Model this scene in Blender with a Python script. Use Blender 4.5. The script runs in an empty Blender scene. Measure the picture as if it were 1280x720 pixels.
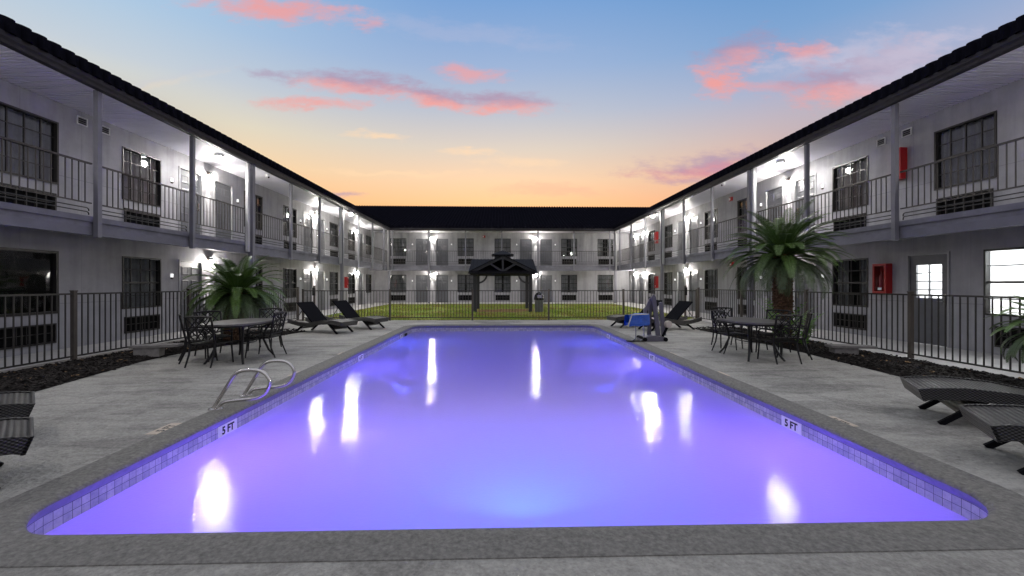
import bpy, bmesh, math, random
from math import sin, cos, pi, radians
from mathutils import Vector, Matrix, noise as mnoise
random.seed(7)
SC = bpy.context.scene
COL = SC.collection

# ---------------------------------------------------------------- camera, sky, exposure
cam = bpy.data.cameras.new('camera')
cam.sensor_width = 36.0
cam.lens = 533 / 1280 * 36
cam.shift_y = -5 / 1280
cam.clip_end = 2000
cam.clip_start = 0.05
camo = bpy.data.objects.new('camera', cam)
COL.objects.link(camo)
camo.location = (0, 0, 1.38)
camo.rotation_euler = (pi / 2, 0, -radians(1.61))
SC.camera = camo
SC.view_settings.view_transform = 'Standard'
SC.view_settings.look = 'None'
SC.view_settings.exposure = 0.0
SC.view_settings.gamma = 1.0
SC.cycles.use_denoising = True
SC.cycles.max_bounces = 8
SC.cycles.transparent_max_bounces = 16
SC.cycles.sample_clamp_indirect = 40.0
SC.cycles.caustics_reflective = False
SC.cycles.caustics_refractive = False
SC.cycles.use_light_tree = True

def lin(c):
    f = lambda v: v / 12.92 if v <= 0.04045 else ((v + 0.055) / 1.055) ** 2.4
    return (f(c[0] / 255), f(c[1] / 255), f(c[2] / 255), 1.0)

class NT:
    """small helper around a node tree"""
    def __init__(s, tree):
        s.t = tree; s.n = tree.nodes; s.l = tree.links
    def new(s, typ, **kw):
        n = s.n.new(typ)
        for k, v in kw.items():
            setattr(n, k, v)
        return n
    def put(s, sock, v):
        if hasattr(v, 'is_output') or isinstance(v, bpy.types.NodeSocket):
            s.l.new(v, sock)
        else:
            sock.default_value = v
    def math(s, op, a, b=None, c=None, clamp=False):
        n = s.new('ShaderNodeMath', operation=op, use_clamp=clamp)
        s.put(n.inputs[0], a)
        if b is not None: s.put(n.inputs[1], b)
        if c is not None: s.put(n.inputs[2], c)
        return n.outputs[0]
    def mix(s, fac, a, b, blend='MIX'):
        n = s.new('ShaderNodeMix', data_type='RGBA', blend_type=blend)
        s.put(n.inputs[0], fac); s.put(n.inputs[6], a); s.put(n.inputs[7], b)
        return n.outputs[2]
    def ramp(s, fac, stops, interp='LINEAR'):
        n = s.new('ShaderNodeValToRGB')
        cr = n.color_ramp; cr.interpolation = interp
        while len(cr.elements) < len(stops): cr.elements.new(0.5)
        for e, (p, c) in zip(cr.elements, stops):
            e.position = p; e.color = c if len(c) == 4 else (*c, 1)
        s.put(n.inputs[0], fac)
        return n.outputs[0]
    def noise(s, vec, scale, detail=4, rough=0.55, dist=0.0):
        n = s.new('ShaderNodeTexNoise')
        if vec is not None: s.l.new(vec, n.inputs['Vector'])
        n.inputs['Scale'].default_value = scale
        n.inputs['Detail'].default_value = detail
        n.inputs['Roughness'].default_value = rough
        n.inputs['Distortion'].default_value = dist
        return n
    def mrange(s, v, a, b, c=0.0, d=1.0, smooth=False):
        n = s.new('ShaderNodeMapRange')
        if smooth: n.interpolation_type = 'SMOOTHSTEP'
        s.put(n.inputs[0], v)
        for i, x in enumerate((a, b, c, d)): s.put(n.inputs[i + 1], x)
        return n.outputs[0]

def build_world():
    w = bpy.data.worlds.new('World'); SC.world = w; w.use_nodes = True
    w.cycles.sampling_method = 'MANUAL'; w.cycles.sample_map_resolution = 512
    t = NT(w.node_tree); t.n.clear()
    tc = t.new('ShaderNodeTexCoord')
    sep = t.new('ShaderNodeSeparateXYZ'); t.l.new(tc.outputs['Generated'], sep.inputs[0])
    x, y, z = sep.outputs
    zc = t.math('MAXIMUM', z, 0.0)
    # dusk gradient by elevation
    base = t.ramp(zc, [(0.0, lin((250, 140, 84))), (0.17, lin((251, 185, 126))), (0.235, lin((239, 203, 166))),
                       (0.30, lin((214, 203, 190))), (0.37, lin((182, 190, 205))), (0.45, lin((150, 176, 214))),
                       (0.56, lin((112, 158, 213))), (0.70, lin((180, 188, 208))), (0.82, lin((204, 203, 212)))])
    right = t.ramp(zc, [(0.0, lin((235, 130, 96))), (0.17, lin((236, 162, 126))), (0.235, lin((224, 178, 155))),
                        (0.30, lin((196, 176, 182))), (0.37, lin((160, 172, 205))), (0.45, lin((120, 160, 208))),
                        (0.56, lin((84, 144, 204))), (0.70, lin((180, 188, 208))), (0.82, lin((204, 203, 212)))])
    left = t.ramp(zc, [(0.0, lin((250, 145, 84))), (0.17, lin((250, 188, 120))), (0.235, lin((246, 212, 160))),
                       (0.30, lin((228, 218, 190))), (0.37, lin((196, 206, 216))), (0.45, lin((170, 199, 226))),
                       (0.56, lin((160, 200, 230))), (0.70, lin((180, 188, 208))), (0.82, lin((204, 203, 212)))])
    yy = t.math('MAXIMUM', y, 0.05)
    u = t.math('DIVIDE', x, yy)
    v = t.math('DIVIDE', z, yy)
    c1 = t.mix(t.mrange(u, 0.05, 0.75, smooth=True), base, right)
    c2 = t.mix(t.mrange(u, -0.1, -0.95, smooth=True), c1, left)
    # behind the camera the sky is a plain dim dusk grey blue
    back = t.ramp(zc, [(0.0, lin((150, 148, 156))), (0.3, lin((178, 178, 196))), (0.62, lin((197, 196, 208))), (0.8, lin((204, 203, 212)))])
    dusk = t.ramp(zc, [(0.0, lin((150, 136, 150))), (0.25, lin((160, 156, 176))), (0.4, lin((150, 166, 200)))])
    away = t.math('MULTIPLY', t.mrange(t.math('ABSOLUTE', u), 0.55, 0.95, smooth=True), t.mrange(zc, 0.36, 0.24, smooth=True))
    c2 = t.mix(away, c2, dusk)
    side = t.mrange(t.math('ABSOLUTE', u), 1.15, 2.2, smooth=True)
    front = t.mix(side, c2, back)
    c3 = t.mix(t.mrange(y, 0.12, -0.15, smooth=True), front, back)
    # clouds: soft warped ellipses, pink below and mauve above
    cmb = t.new('ShaderNodeCombineXYZ'); t.l.new(u, cmb.inputs[0]); t.l.new(t.math('MULTIPLY', v, 2.6), cmb.inputs[1])
    n1 = t.noise(cmb.outputs[0], 5.5, 7, 0.62)
    n2 = t.noise(cmb.outputs[0], 17.0, 8, 0.68)
    seprgb = t.new('ShaderNodeSeparateColor'); t.l.new(n1.outputs['Color'], seprgb.inputs[0])
    wu = t.math('MULTIPLY_ADD', t.math('SUBTRACT', seprgb.outputs[0], 0.5), 0.20, u)
    wv = t.math('MULTIPLY_ADD', t.math('SUBTRACT', seprgb.outputs[1], 0.5), 0.075, v)
    pink, mauve, cream, grey = lin((246, 152, 142)), lin((168, 140, 170)), lin((255, 216, 172)), lin((198, 192, 214))
    mag = lin((205, 120, 148))
    clouds = [  # px, py, rx, ry, tilt, low colour, high colour, strength
        (345, 16, 105, 17, 0.10, pink, pink, .95), (465, 38, 18, 8, 0, pink, pink, .6),
        (445, 107, 80, 13, 0.06, pink, mauve, 1.0), (545, 123, 85, 13, 0.10, pink, mauve, 1.05), (640, 130, 60, 14, 0.08, pink, mauve, 1.0),
        (392, 134, 68, 8, -.05, pink, pink, .85), (592, 92, 46, 11, .12, pink, pink, .75), (350, 101, 34, 9, .15, mauve, mauve, .7),
        (930, 60, 55, 24, -.25, pink, mauve, .85), (905, 99, 28, 20, .1, pink, pink, 1.0), (960, 105, 60, 9, 0, pink, pink, .5),
        (1020, 55, 36, 17, 0, pink, pink, .85), (1085, 66, 100, 30, -.15, grey, grey, .8), (1060, 103, 80, 25, -.08, pink, mauve, 1.05),
        (1120, 80, 70, 28, -.3, grey, mauve, .95), (1150, 60, 90, 16, -.35, grey, grey, .85), (985, 75, 40, 8, -.2, grey, grey, .45),
        (890, 202, 95, 16, -.10, mag, mauve, 1.05), (860, 222, 60, 7, 0, mauve, mauve, .6),
        (470, 168, 38, 5, .05, cream, cream, .8), (580, 191, 40, 6, .05, cream, cream, .7), (655, 205, 60, 8, 0, cream, cream, .45),
        (430, 238, 32, 5, 0, mauve, mauve, .95), (690, 236, 90, 6, 0, pink, pink, .35), (500, 216, 100, 4, 0, cream, cream, .5),
        (140, 120, 160, 10, -.2, cream, grey, .25), (560, 40, 160, 14, .1, grey, grey, .25),
    ]
    col = c3
    for (px, py, rx, ry, tilt, lo, hi, st) in clouds:
        cu, cv = (px - 625) / 533, (355 - py) / 533
        du = t.math('SUBTRACT', wu, cu); dv = t.math('SUBTRACT', wv, cv)
        dv = t.math('MULTIPLY_ADD', du, tilt, dv)
        a = t.math('MULTIPLY', du, 533 / rx); b = t.math('MULTIPLY', dv, 533 / ry)
        d = t.math('SQRT', t.math('ADD', t.math('MULTIPLY', a, a), t.math('MULTIPLY', b, b)))
        d = t.math('MULTIPLY_ADD', t.math('SUBTRACT', n2.outputs[0], 0.5), 2.1, d)
        den = t.math('MULTIPLY', t.mrange(d, 1.35, 0.05, smooth=True), st * 0.84, clamp=True)
        cc = lo if lo == hi else t.mix(t.mrange(b, -0.55, 0.35, smooth=True), lo, hi)
        col = t.mix(den, col, cc)
    col = t.mix(t.mrange(y, 0.1, 0.3), c3, col)
    sky = t.new('ShaderNodeTexSky', sky_type='NISHITA')
    sky.sun_disc = False; sky.sun_elevation = radians(1.0); sky.sun_rotation = radians(0.0)
    bg1 = t.new('ShaderNodeBackground'); t.l.new(col, bg1.inputs[0]); bg1.inputs[1].default_value = 0.96
    bg2 = t.new('ShaderNodeBackground'); t.l.new(sky.outputs[0], bg2.inputs[0]); bg2.inputs[1].default_value = 0.05
    add = t.new('ShaderNodeAddShader'); t.l.new(bg1.outputs[0], add.inputs[0]); t.l.new(bg2.outputs[0], add.inputs[1])
    out = t.new('ShaderNodeOutputWorld'); t.l.new(add.outputs[0], out.inputs[0])
build_world()

# ---------------------------------------------------------------- materials
M = {}
def mat(name, base, rough=0.6, metal=0.0, spec=0.5, var=0.0, vscale=6.0, bump=0.0, bscale=40.0, emit=None, estr=0.0, coords='Object', stretch=None, extra=None):
    m = bpy.data.materials.new(name); m.use_nodes = True
    t = NT(m.node_tree)
    p = t.n['Principled BSDF']
    p.inputs['Roughness'].default_value = rough
    p.inputs['Metallic'].default_value = metal
    p.inputs['Specular IOR Level'].default_value = spec
    base = (*base, 1) if len(base) == 3 else base
    p.inputs['Base Color'].default_value = base
    tc = t.new('ShaderNodeTexCoord'); vec = tc.outputs[coords]
    if stretch:
        mp = t.new('ShaderNodeMapping'); t.l.new(vec, mp.inputs[0]); mp.inputs['Scale'].default_value = stretch; vec = mp.outputs[0]
    c = None
    if var > 0:
        n = t.noise(vec, vscale, 6, 0.62)
        dark = tuple(v * (1 - var) for v in base[:3]) + (1,)
        lite = tuple(min(1, v * (1 + var)) for v in base[:3]) + (1,)
        c = t.ramp(n.outputs[0], [(0.3, dark), (0.7, lite)])
        t.l.new(c, p.inputs['Base Color'])
    if bump > 0:
        nb = t.noise(vec, bscale, 5, 0.6)
        bp = t.new('ShaderNodeBump'); bp.inputs['Strength'].default_value = 1.0; bp.inputs['Distance'].default_value = bump
        t.l.new(nb.outputs[0], bp.inputs['Height']); t.l.new(bp.outputs[0], p.inputs['Normal'])
    if emit:
        p.inputs['Emission Color'].default_value = (*emit, 1); p.inputs['Emission Strength'].default_value = estr
    if extra: extra(t, p, tc, c)
    M[name] = m
    return m

def wall_extra(t, p, tc, c):
    # stucco board: sheet joints, a thin belt line and vertical weather streaks
    sep = t.new('ShaderNodeSeparateXYZ'); t.l.new(tc.outputs['Object'], sep.inputs[0])
    fx = t.math('FRACT', t.math('DIVIDE', sep.outputs[0], 1.22))
    j = t.math('LESS_THAN', fx, 0.006)
    fz = t.math('FRACT', t.math('DIVIDE', t.math('ADD', sep.outputs[2], 1.75), 2.71))
    j2 = t.math('LESS_THAN', fz, 0.006)
    jj = t.math('MULTIPLY', t.math('MAXIMUM', j, j2), 0.35)
    mp = t.new('ShaderNodeMapping'); t.l.new(tc.outputs['Object'], mp.inputs[0]); mp.inputs['Scale'].default_value = (2.2, 1, 0.22)
    n = t.noise(mp.outputs[0], 1.6, 6, 0.6)
    st = t.mrange(n.outputs[0], 0.42, 0.72, 0.0, 0.38)
    n3 = t.noise(tc.outputs['Object'], 2.3, 8, 0.7)
    bl = t.mrange(n3.outputs[0], 0.35, 0.75, 0.0, 0.28)
    f = t.math('ADD', jj, t.math('ADD', st, bl), clamp=True)
    t.l.new(t.mix(f, c, (0.16, 0.16, 0.165, 1)), p.inputs['Base Color'])

def deck_extra(t, p, tc, c):
    o = tc.outputs['Object']
    big = t.noise(o, 0.55, 5, 0.55)
    mp = t.new('ShaderNodeMapping'); t.l.new(o, mp.inputs[0]); mp.inputs['Scale'].default_value = (0.35, 2.4, 1)
    brush = t.noise(mp.outputs[0], 2.2, 7, 0.68, 0.6)
    fine = t.noise(o, 34.0, 5, 0.7)
    vs_ = t.new('ShaderNodeTexVoronoi'); t.l.new(o, vs_.inputs['Vector']); vs_.inputs['Scale'].default_value = 55.0
    sw = t.noise(o, 1.4, 3, 0.5, 1.2)
    mp2 = t.new('ShaderNodeMapping'); t.l.new(o, mp2.inputs[0]); mp2.inputs['Scale'].default_value = (1, 3, 1); mp2.inputs['Rotation'].default_value = (0, 0, .5)
    band = t.noise(mp2.outputs[0], .8, 2, 0.4)
    a = t.math('ADD', t.math('MULTIPLY', big.outputs[0], 0.55), t.math('MULTIPLY', brush.outputs[0], 0.45))
    a = t.math('ADD', a, t.math('MULTIPLY', fine.outputs[0], 0.42))
    mid = t.noise(o, 15.0, 8, 0.74)
    a = t.math('ADD', a, t.math('MULTIPLY', t.math('SUBTRACT', mid.outputs[0], 0.5), 0.55))
    a = t.math('ADD', a, t.math('MULTIPLY', vs_.outputs[0], 0.10))
    a = t.math('SUBTRACT', a, t.math('MULTIPLY', t.mrange(sw.outputs[0], .52, .60, smooth=True), 0.07))
    a = t.math('SUBTRACT', a, t.math('MULTIPLY', t.mrange(band.outputs[0], .54, .58, smooth=True), 0.08))
    col = t.ramp(a, [(0.42, (0.11, 0.107, 0.096, 1)), (0.64, (0.285, 0.278, 0.252, 1)), (0.90, (0.50, 0.49, 0.445, 1))])
    sxy = t.new('ShaderNodeSeparateXYZ'); t.l.new(o, sxy.inputs[0])
    jn = None
    for yj in (5.6, 9.9, 13.4):
        q = t.math('LESS_THAN', t.math('ABSOLUTE', t.math('SUBTRACT', sxy.outputs[1], yj)), .005)
        jn = q if jn is None else t.math('MAXIMUM', jn, q)
    q = t.math('LESS_THAN', t.math('ABSOLUTE', t.math('SUBTRACT', t.math('ABSOLUTE', sxy.outputs[0]), 4.9)), .004)
    jn = t.math('MAXIMUM', jn, q)
    col = t.mix(t.math('MULTIPLY', jn, .45), col, (0.05, 0.05, 0.045, 1))
    t.l.new(col, p.inputs['Base Color'])
    bn = t.noise(o, 28.0, 6, 0.65)
    vor = t.new('ShaderNodeTexVoronoi'); t.l.new(o, vor.inputs['Vector']); vor.inputs['Scale'].default_value = 34.0
    h = t.math('ADD', bn.outputs[0], t.math('MULTIPLY', vor.outputs[0], 0.5))
    bp = t.new('ShaderNodeBump'); bp.inputs['Distance'].default_value = 0.022; bp.inputs['Strength'].default_value = 1.0
    t.l.new(h, bp.inputs['Height']); t.l.new(bp.outputs[0], p.inputs['Normal'])

def mulch_extra(t, p, tc, c):
    n = t.noise(tc.outputs['Object'], 60, 4, 0.7)
    t.l.new(t.ramp(n.outputs[0], [(0.35, (0.003, 0.0028, 0.0026, 1)), (0.7, (0.018, 0.015, 0.013, 1))]), p.inputs['Base Color'])

def lawn_extra(t, p, tc, c):
    n = t.noise(tc.outputs['Object'], 0.9, 6, 0.6)
    sp = t.new('ShaderNodeSeparateXYZ'); t.l.new(tc.outputs['Object'], sp.inputs[0])
    ex = t.math('DIVIDE', t.math('SUBTRACT', sp.outputs[0], .2), 2.1); ey = t.math('DIVIDE', t.math('SUBTRACT', sp.outputs[1], 22.4), 1.7)
    ed = t.math('SQRT', t.math('ADD', t.math('MULTIPLY', ex, ex), t.math('MULTIPLY', ey, ey)))
    worn = t.math('MULTIPLY', t.mrange(ed, 1.1, .4, smooth=True), .22)
    t.l.new(t.ramp(t.math('SUBTRACT', n.outputs[0], worn), [(0.32, (0.26, 0.15, 0.065, 1)), (0.44, (0.25, 0.25, 0.05, 1)), (0.60, (0.20, 0.30, 0.035, 1))]), p.inputs['Base Color'])

def weave(t, p, tc, c):
    sep = t.new('ShaderNodeSeparateXYZ'); t.l.new(tc.outputs['Object'], sep.inputs[0])
    wx = t.math('SINE', t.math('MULTIPLY', sep.outputs[0], 2 * pi / 0.034))
    wy = t.math('SINE', t.math('MULTIPLY', sep.outputs[1], 2 * pi / 0.020))
    wz = t.math('SINE', t.math('MULTIPLY', sep.outputs[2], 2 * pi / 0.024))
    nz = t.new('ShaderNodeSeparateXYZ'); t.l.new(tc.outputs['Normal'], nz.inputs[0])
    top = t.mrange(nz.outputs[2], .5, .8)
    ribs = t.math('ADD', t.math('MULTIPLY', wx, 0.75), t.math('MULTIPLY', wy, 0.30))
    brick = t.math('SUBTRACT', t.math('MULTIPLY', wx, wz), 0.45)
    h = t.math('ADD', t.math('MULTIPLY', ribs, top), t.math('MULTIPLY', brick, t.math('SUBTRACT', 1.0, top)))
    bp = t.new('ShaderNodeBump'); bp.inputs['Distance'].default_value = 0.006
    t.l.new(h, bp.inputs['Height']); t.l.new(bp.outputs[0], p.inputs['Normal'])
    f = t.mrange(h, -1.0, 1.0)
    t.l.new(t.mix(f, (0.002, 0.002, 0.002, 1), (0.085, 0.080, 0.074, 1)), p.inputs['Base Color'])

def tile_extra(t, p, tc, c):
    # UV: u runs in metres along the wall, v in metres down
    uv = tc.outputs['UV']
    br = t.new('ShaderNodeTexBrick'); br.offset = 0.0; br.squash = 1.0
    t.l.new(uv, br.inputs['Vector'])
    br.inputs['Scale'].default_value = 1.0; br.inputs['Brick Width'].default_value = 0.063; br.inputs['Row Height'].default_value = 0.059
    br.inputs['Mortar Size'].default_value = 0.0018; br.inputs['Bias'].default_value = 0.0
    br.inputs['Color1'].default_value = (0.60, 0.59, 0.64, 1); br.inputs['Color2'].default_value = (0.40, 0.40, 0.48, 1); br.inputs['Mortar'].default_value = (0.07, 0.07, 0.10, 1)
    n = t.noise(uv, 26, 5, 0.7)
    f = t.mrange(n.outputs[0], 0.45, 0.75, 0, 0.6)
    t.l.new(t.mix(f, br.outputs[0], (0.22, 0.22, 0.34, 1)), p.inputs['Base Color'])

mat('wall_paint', (0.425, 0.42, 0.44), 0.8, var=.07, vscale=3, bump=.002, bscale=90, extra=wall_extra)
mat('trim_slate', (0.17, 0.168, 0.205), 0.6, var=.12, vscale=3, bump=.0015, bscale=60)
mat('slab_paint', (0.18, 0.178, 0.212), 0.75, var=.25, vscale=2.5, bump=.003, bscale=40)
mat('post_grey', (0.20, 0.198, 0.225), 0.55, var=.1, vscale=3)
mat('downspout_paint', (0.45, 0.45, 0.46), 0.45, var=.06)
mat('soffit_white', (0.78, 0.775, 0.83), 0.5, var=.05, vscale=2)
mat('roof_metal', (0.009, 0.009, 0.014), 0.9, spec=0.0, var=.25, vscale=4)
mat('fascia_dark', (0.030, 0.028, 0.034), 0.5, spec=.2, var=.2)
mat('window_bronze', (0.022, 0.020, 0.019), 0.4)
mat('curtain_cloth', (0.27, 0.265, 0.27), 0.9, var=.2, vscale=5)
mat('room_dark', (0.012, 0.012, 0.012), 0.9, spec=.1)
mat('door_slate', (0.115, 0.118, 0.13), 0.45, var=.08)
mat('door_jamb', (0.34, 0.34, 0.35), 0.5)
mat('satin_steel', (0.55, 0.55, 0.54), 0.22, 1.0, var=.1, vscale=15)
mat('handrail_steel', (0.62, 0.60, 0.57), 0.16, 1.0, var=.12, vscale=18)
mat('rail_bronze', (0.055, 0.050, 0.046), 0.4, .3)
mat('fence_bronze', (0.028, 0.025, 0.022), 0.42, .1, var=.15)
mat('fence_post_bronze', (0.085, 0.072, 0.062), 0.42, .3, var=.15)
mat('black_metal', (0.007, 0.0065, 0.007), 0.42, 0.0, spec=.3)
mat('table_top_stone', (0.11, 0.105, 0.098), 0.35, var=.3, vscale=14)
mat('wicker', (0.03, 0.028, 0.026), 0.36, extra=weave)
mat('sling_black', (0.006, 0.006, 0.008), 0.8, spec=.08, var=.2, vscale=60)
mat('wicker_edge', (0.16, 0.15, 0.135), 0.6, var=.25, vscale=60)
mat('pool_deck_paint', (0.24, 0.24, 0.22), 0.75, extra=deck_extra)
mat('coping_concrete', (0.19, 0.185, 0.168), 0.8, var=.38, vscale=38, bump=.018, bscale=30)
mat('coping_lip_lit', (0.22, 0.21, 0.33), 0.6, var=.15, vscale=20)  # violet spill of the pool light put into the lip colour
mat('walk_concrete', (0.52, 0.51, 0.49), 0.8, var=.10, vscale=3, bump=.002, bscale=60)
mat('kerb_concrete', (0.30, 0.28, 0.25), 0.8, var=.2, vscale=8, bump=.004)
mat('mulch', (0.02, 0.016, 0.012), 0.95, spec=.2, extra=mulch_extra)
mat('mulch_chip', (0.020, 0.0165, 0.0145), 0.9, spec=.25, var=.6, vscale=30)
mat('leaf_litter', (0.20, 0.12, 0.055), 0.8, var=.3, vscale=20)
mat('earth', (0.08, 0.075, 0.055), 0.95, var=.3, vscale=.8)
mat('lawn', (0.12, 0.14, 0.02), 0.9, spec=.2, extra=lawn_extra)
mat('grass_blade', (0.10, 0.13, 0.018), 0.7, spec=.25, extra=lawn_extra)
mat('pool_plaster', (0.66, 0.64, 0.80), 0.7, var=.03, vscale=3)
mat('waterline_tile', (0.4, 0.4, 0.45), 0.25, extra=tile_extra)
mat('marker_white', (0.88, 0.88, 0.88), 0.3)
mat('marker_tan', (0.56, 0.48, 0.38), 0.6, var=.12, vscale=30)
mat('marker_black', (0.006, 0.006, 0.008), 0.5)
mat('red_enamel', (0.42, 0.012, 0.014), 0.28)
mat('white_plastic', (0.75, 0.75, 0.74), 0.4)
mat('beige_plastic', (0.55, 0.50, 0.42), 0.45)
mat('blue_vinyl', (0.005, 0.075, 0.40), 0.4, var=.25, vscale=9, bump=.012, bscale=12)
mat('lift_paint', (0.12, 0.115, 0.15), 0.38, var=.1)
mat('charcoal_timber', (0.035, 0.035, 0.042), 0.75, var=.2, vscale=5, stretch=(6, 6, 1))
mat('gazebo_roof_metal', (0.010, 0.010, 0.013), 0.6, spec=.12)
mat('bin_plastic', (0.10, 0.105, 0.11), 0.5, var=.12)
mat('bin_lid_plastic', (0.012, 0.012, 0.012), 0.18)
mat('palm_bark', (0.085, 0.045, 0.024), 0.95, var=.5, vscale=22, bump=.02, bscale=22)
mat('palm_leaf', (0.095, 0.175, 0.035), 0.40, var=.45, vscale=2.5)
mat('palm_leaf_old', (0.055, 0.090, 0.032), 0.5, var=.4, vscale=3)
mat('palm_husk', (0.26, 0.12, 0.045), 0.8, var=.3, vscale=20)
mat('fern_leaf', (0.12, 0.26, 0.04), 0.5, var=.3, vscale=8)
mat('block_concrete', (0.20, 0.19, 0.18), 0.9, var=.25, vscale=12, bump=.005)
mat('office_paint', (0.80, 0.80, 0.80), 0.7)
mat('office_dark', (0.03, 0.03, 0.035), 0.4)
mat('office_floor', (0.40, 0.38, 0.35), 0.4)
mat('lamp_cap', (0.10, 0.08, 0.07), 0.4, .5)
mat('lamp_glow', (1, 1, 1), emit=(1.0, 0.95, 0.88), estr=850)
mat('globe_glow', (1, 1, 1), emit=(1.0, 0.97, 0.92), estr=1500)
mat('flood_glow', (1, 1, 1), emit=(1.0, 0.95, 0.86), estr=1700)
mat('panel_glow', (1, 1, 1), emit=(1.0, 0.99, 0.97), estr=9)
mat('plaque_glow', (0.8, 0.8, 0.8), emit=(1, 1, 1), estr=1.0)
mat('pool_lens', (1, 1, 1), emit=(0.45, 0.5, 1.0), estr=1.5)

def glass_mat():
    m = bpy.data.materials.new('window_glass'); m.use_nodes = True
    t = NT(m.node_tree); t.n.clear()
    tr = t.new('ShaderNodeBsdfTransparent'); tr.inputs[0].default_value = (0.84, 0.86, 0.87, 1)
    gl = t.new('ShaderNodeBsdfGlossy'); gl.inputs['Roughness'].default_value = 0.03
    tc = t.new('ShaderNodeTexCoord'); n = t.noise(tc.outputs['Object'], 1.6, 2)
    bp = t.new('ShaderNodeBump'); bp.inputs['Distance'].default_value = 0.006; t.l.new(n.outputs[0], bp.inputs['Height']); t.l.new(bp.outputs[0], gl.inputs['Normal'])
    fr = t.new('ShaderNodeFresnel'); ge = t.new('ShaderNodeNewGeometry'); t.l.new(t.mrange(ge.outputs['Backfacing'], 0, 1, 1.5, 1 / 1.5), fr.inputs[0])
    mx = t.new('ShaderNodeMixShader'); t.l.new(fr.outputs[0], mx.inputs[0]); t.l.new(tr.outputs[0], mx.inputs[1]); t.l.new(gl.outputs[0], mx.inputs[2])
    o = t.new('ShaderNodeOutputMaterial'); t.l.new(mx.outputs[0], o.inputs[0])
    M['window_glass'] = m
glass_mat()

def water_mat():
    m = bpy.data.materials.new('pool_water'); m.use_nodes = True
    t = NT(m.node_tree); t.n.clear()
    tc = t.new('ShaderNodeTexCoord')
    n1 = t.noise(tc.outputs['Object'], 7.0, 1, 0.5, 0.2)
    n2 = t.noise(tc.outputs['Object'], 38.0, 1, 0.5)
    h = t.math('ADD', t.math('MULTIPLY', n1.outputs[0], .12), t.math('MULTIPLY', n2.outputs[0], 0.44))
    bp = t.new('ShaderNodeBump'); bp.inputs['Distance'].default_value = 0.0036; t.l.new(h, bp.inputs['Height'])
    tp = t.new('ShaderNodeBsdfTransparent'); tp.inputs[0].default_value = (0.93, 0.93, 1.0, 1)
    tl = t.new('ShaderNodeBsdfTranslucent'); tl.inputs[0].default_value = (0.84, 0.80, 1.0, 1)
    m0 = t.new('ShaderNodeMixShader'); m0.inputs[0].default_value = 0.955; t.l.new(tp.outputs[0], m0.inputs[1]); t.l.new(tl.outputs[0], m0.inputs[2])
    tr = m0
    gl = t.new('ShaderNodeBsdfGlossy'); gl.inputs['Roughness'].default_value = 0.004; t.l.new(bp.outputs[0], gl.inputs['Normal'])
    fr = t.new('ShaderNodeFresnel'); fr.inputs[0].default_value = 1.33; t.l.new(bp.outputs[0], fr.inputs['Normal'])
    mx = t.new('ShaderNodeMixShader'); t.l.new(fr.outputs[0], mx.inputs[0]); t.l.new(tr.outputs[0], mx.inputs[1]); t.l.new(gl.outputs[0], mx.inputs[2])
    o = t.new('ShaderNodeOutputMaterial'); t.l.new(mx.outputs[0], o.inputs[0])
    M['pool_water'] = m
water_mat()

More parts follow.
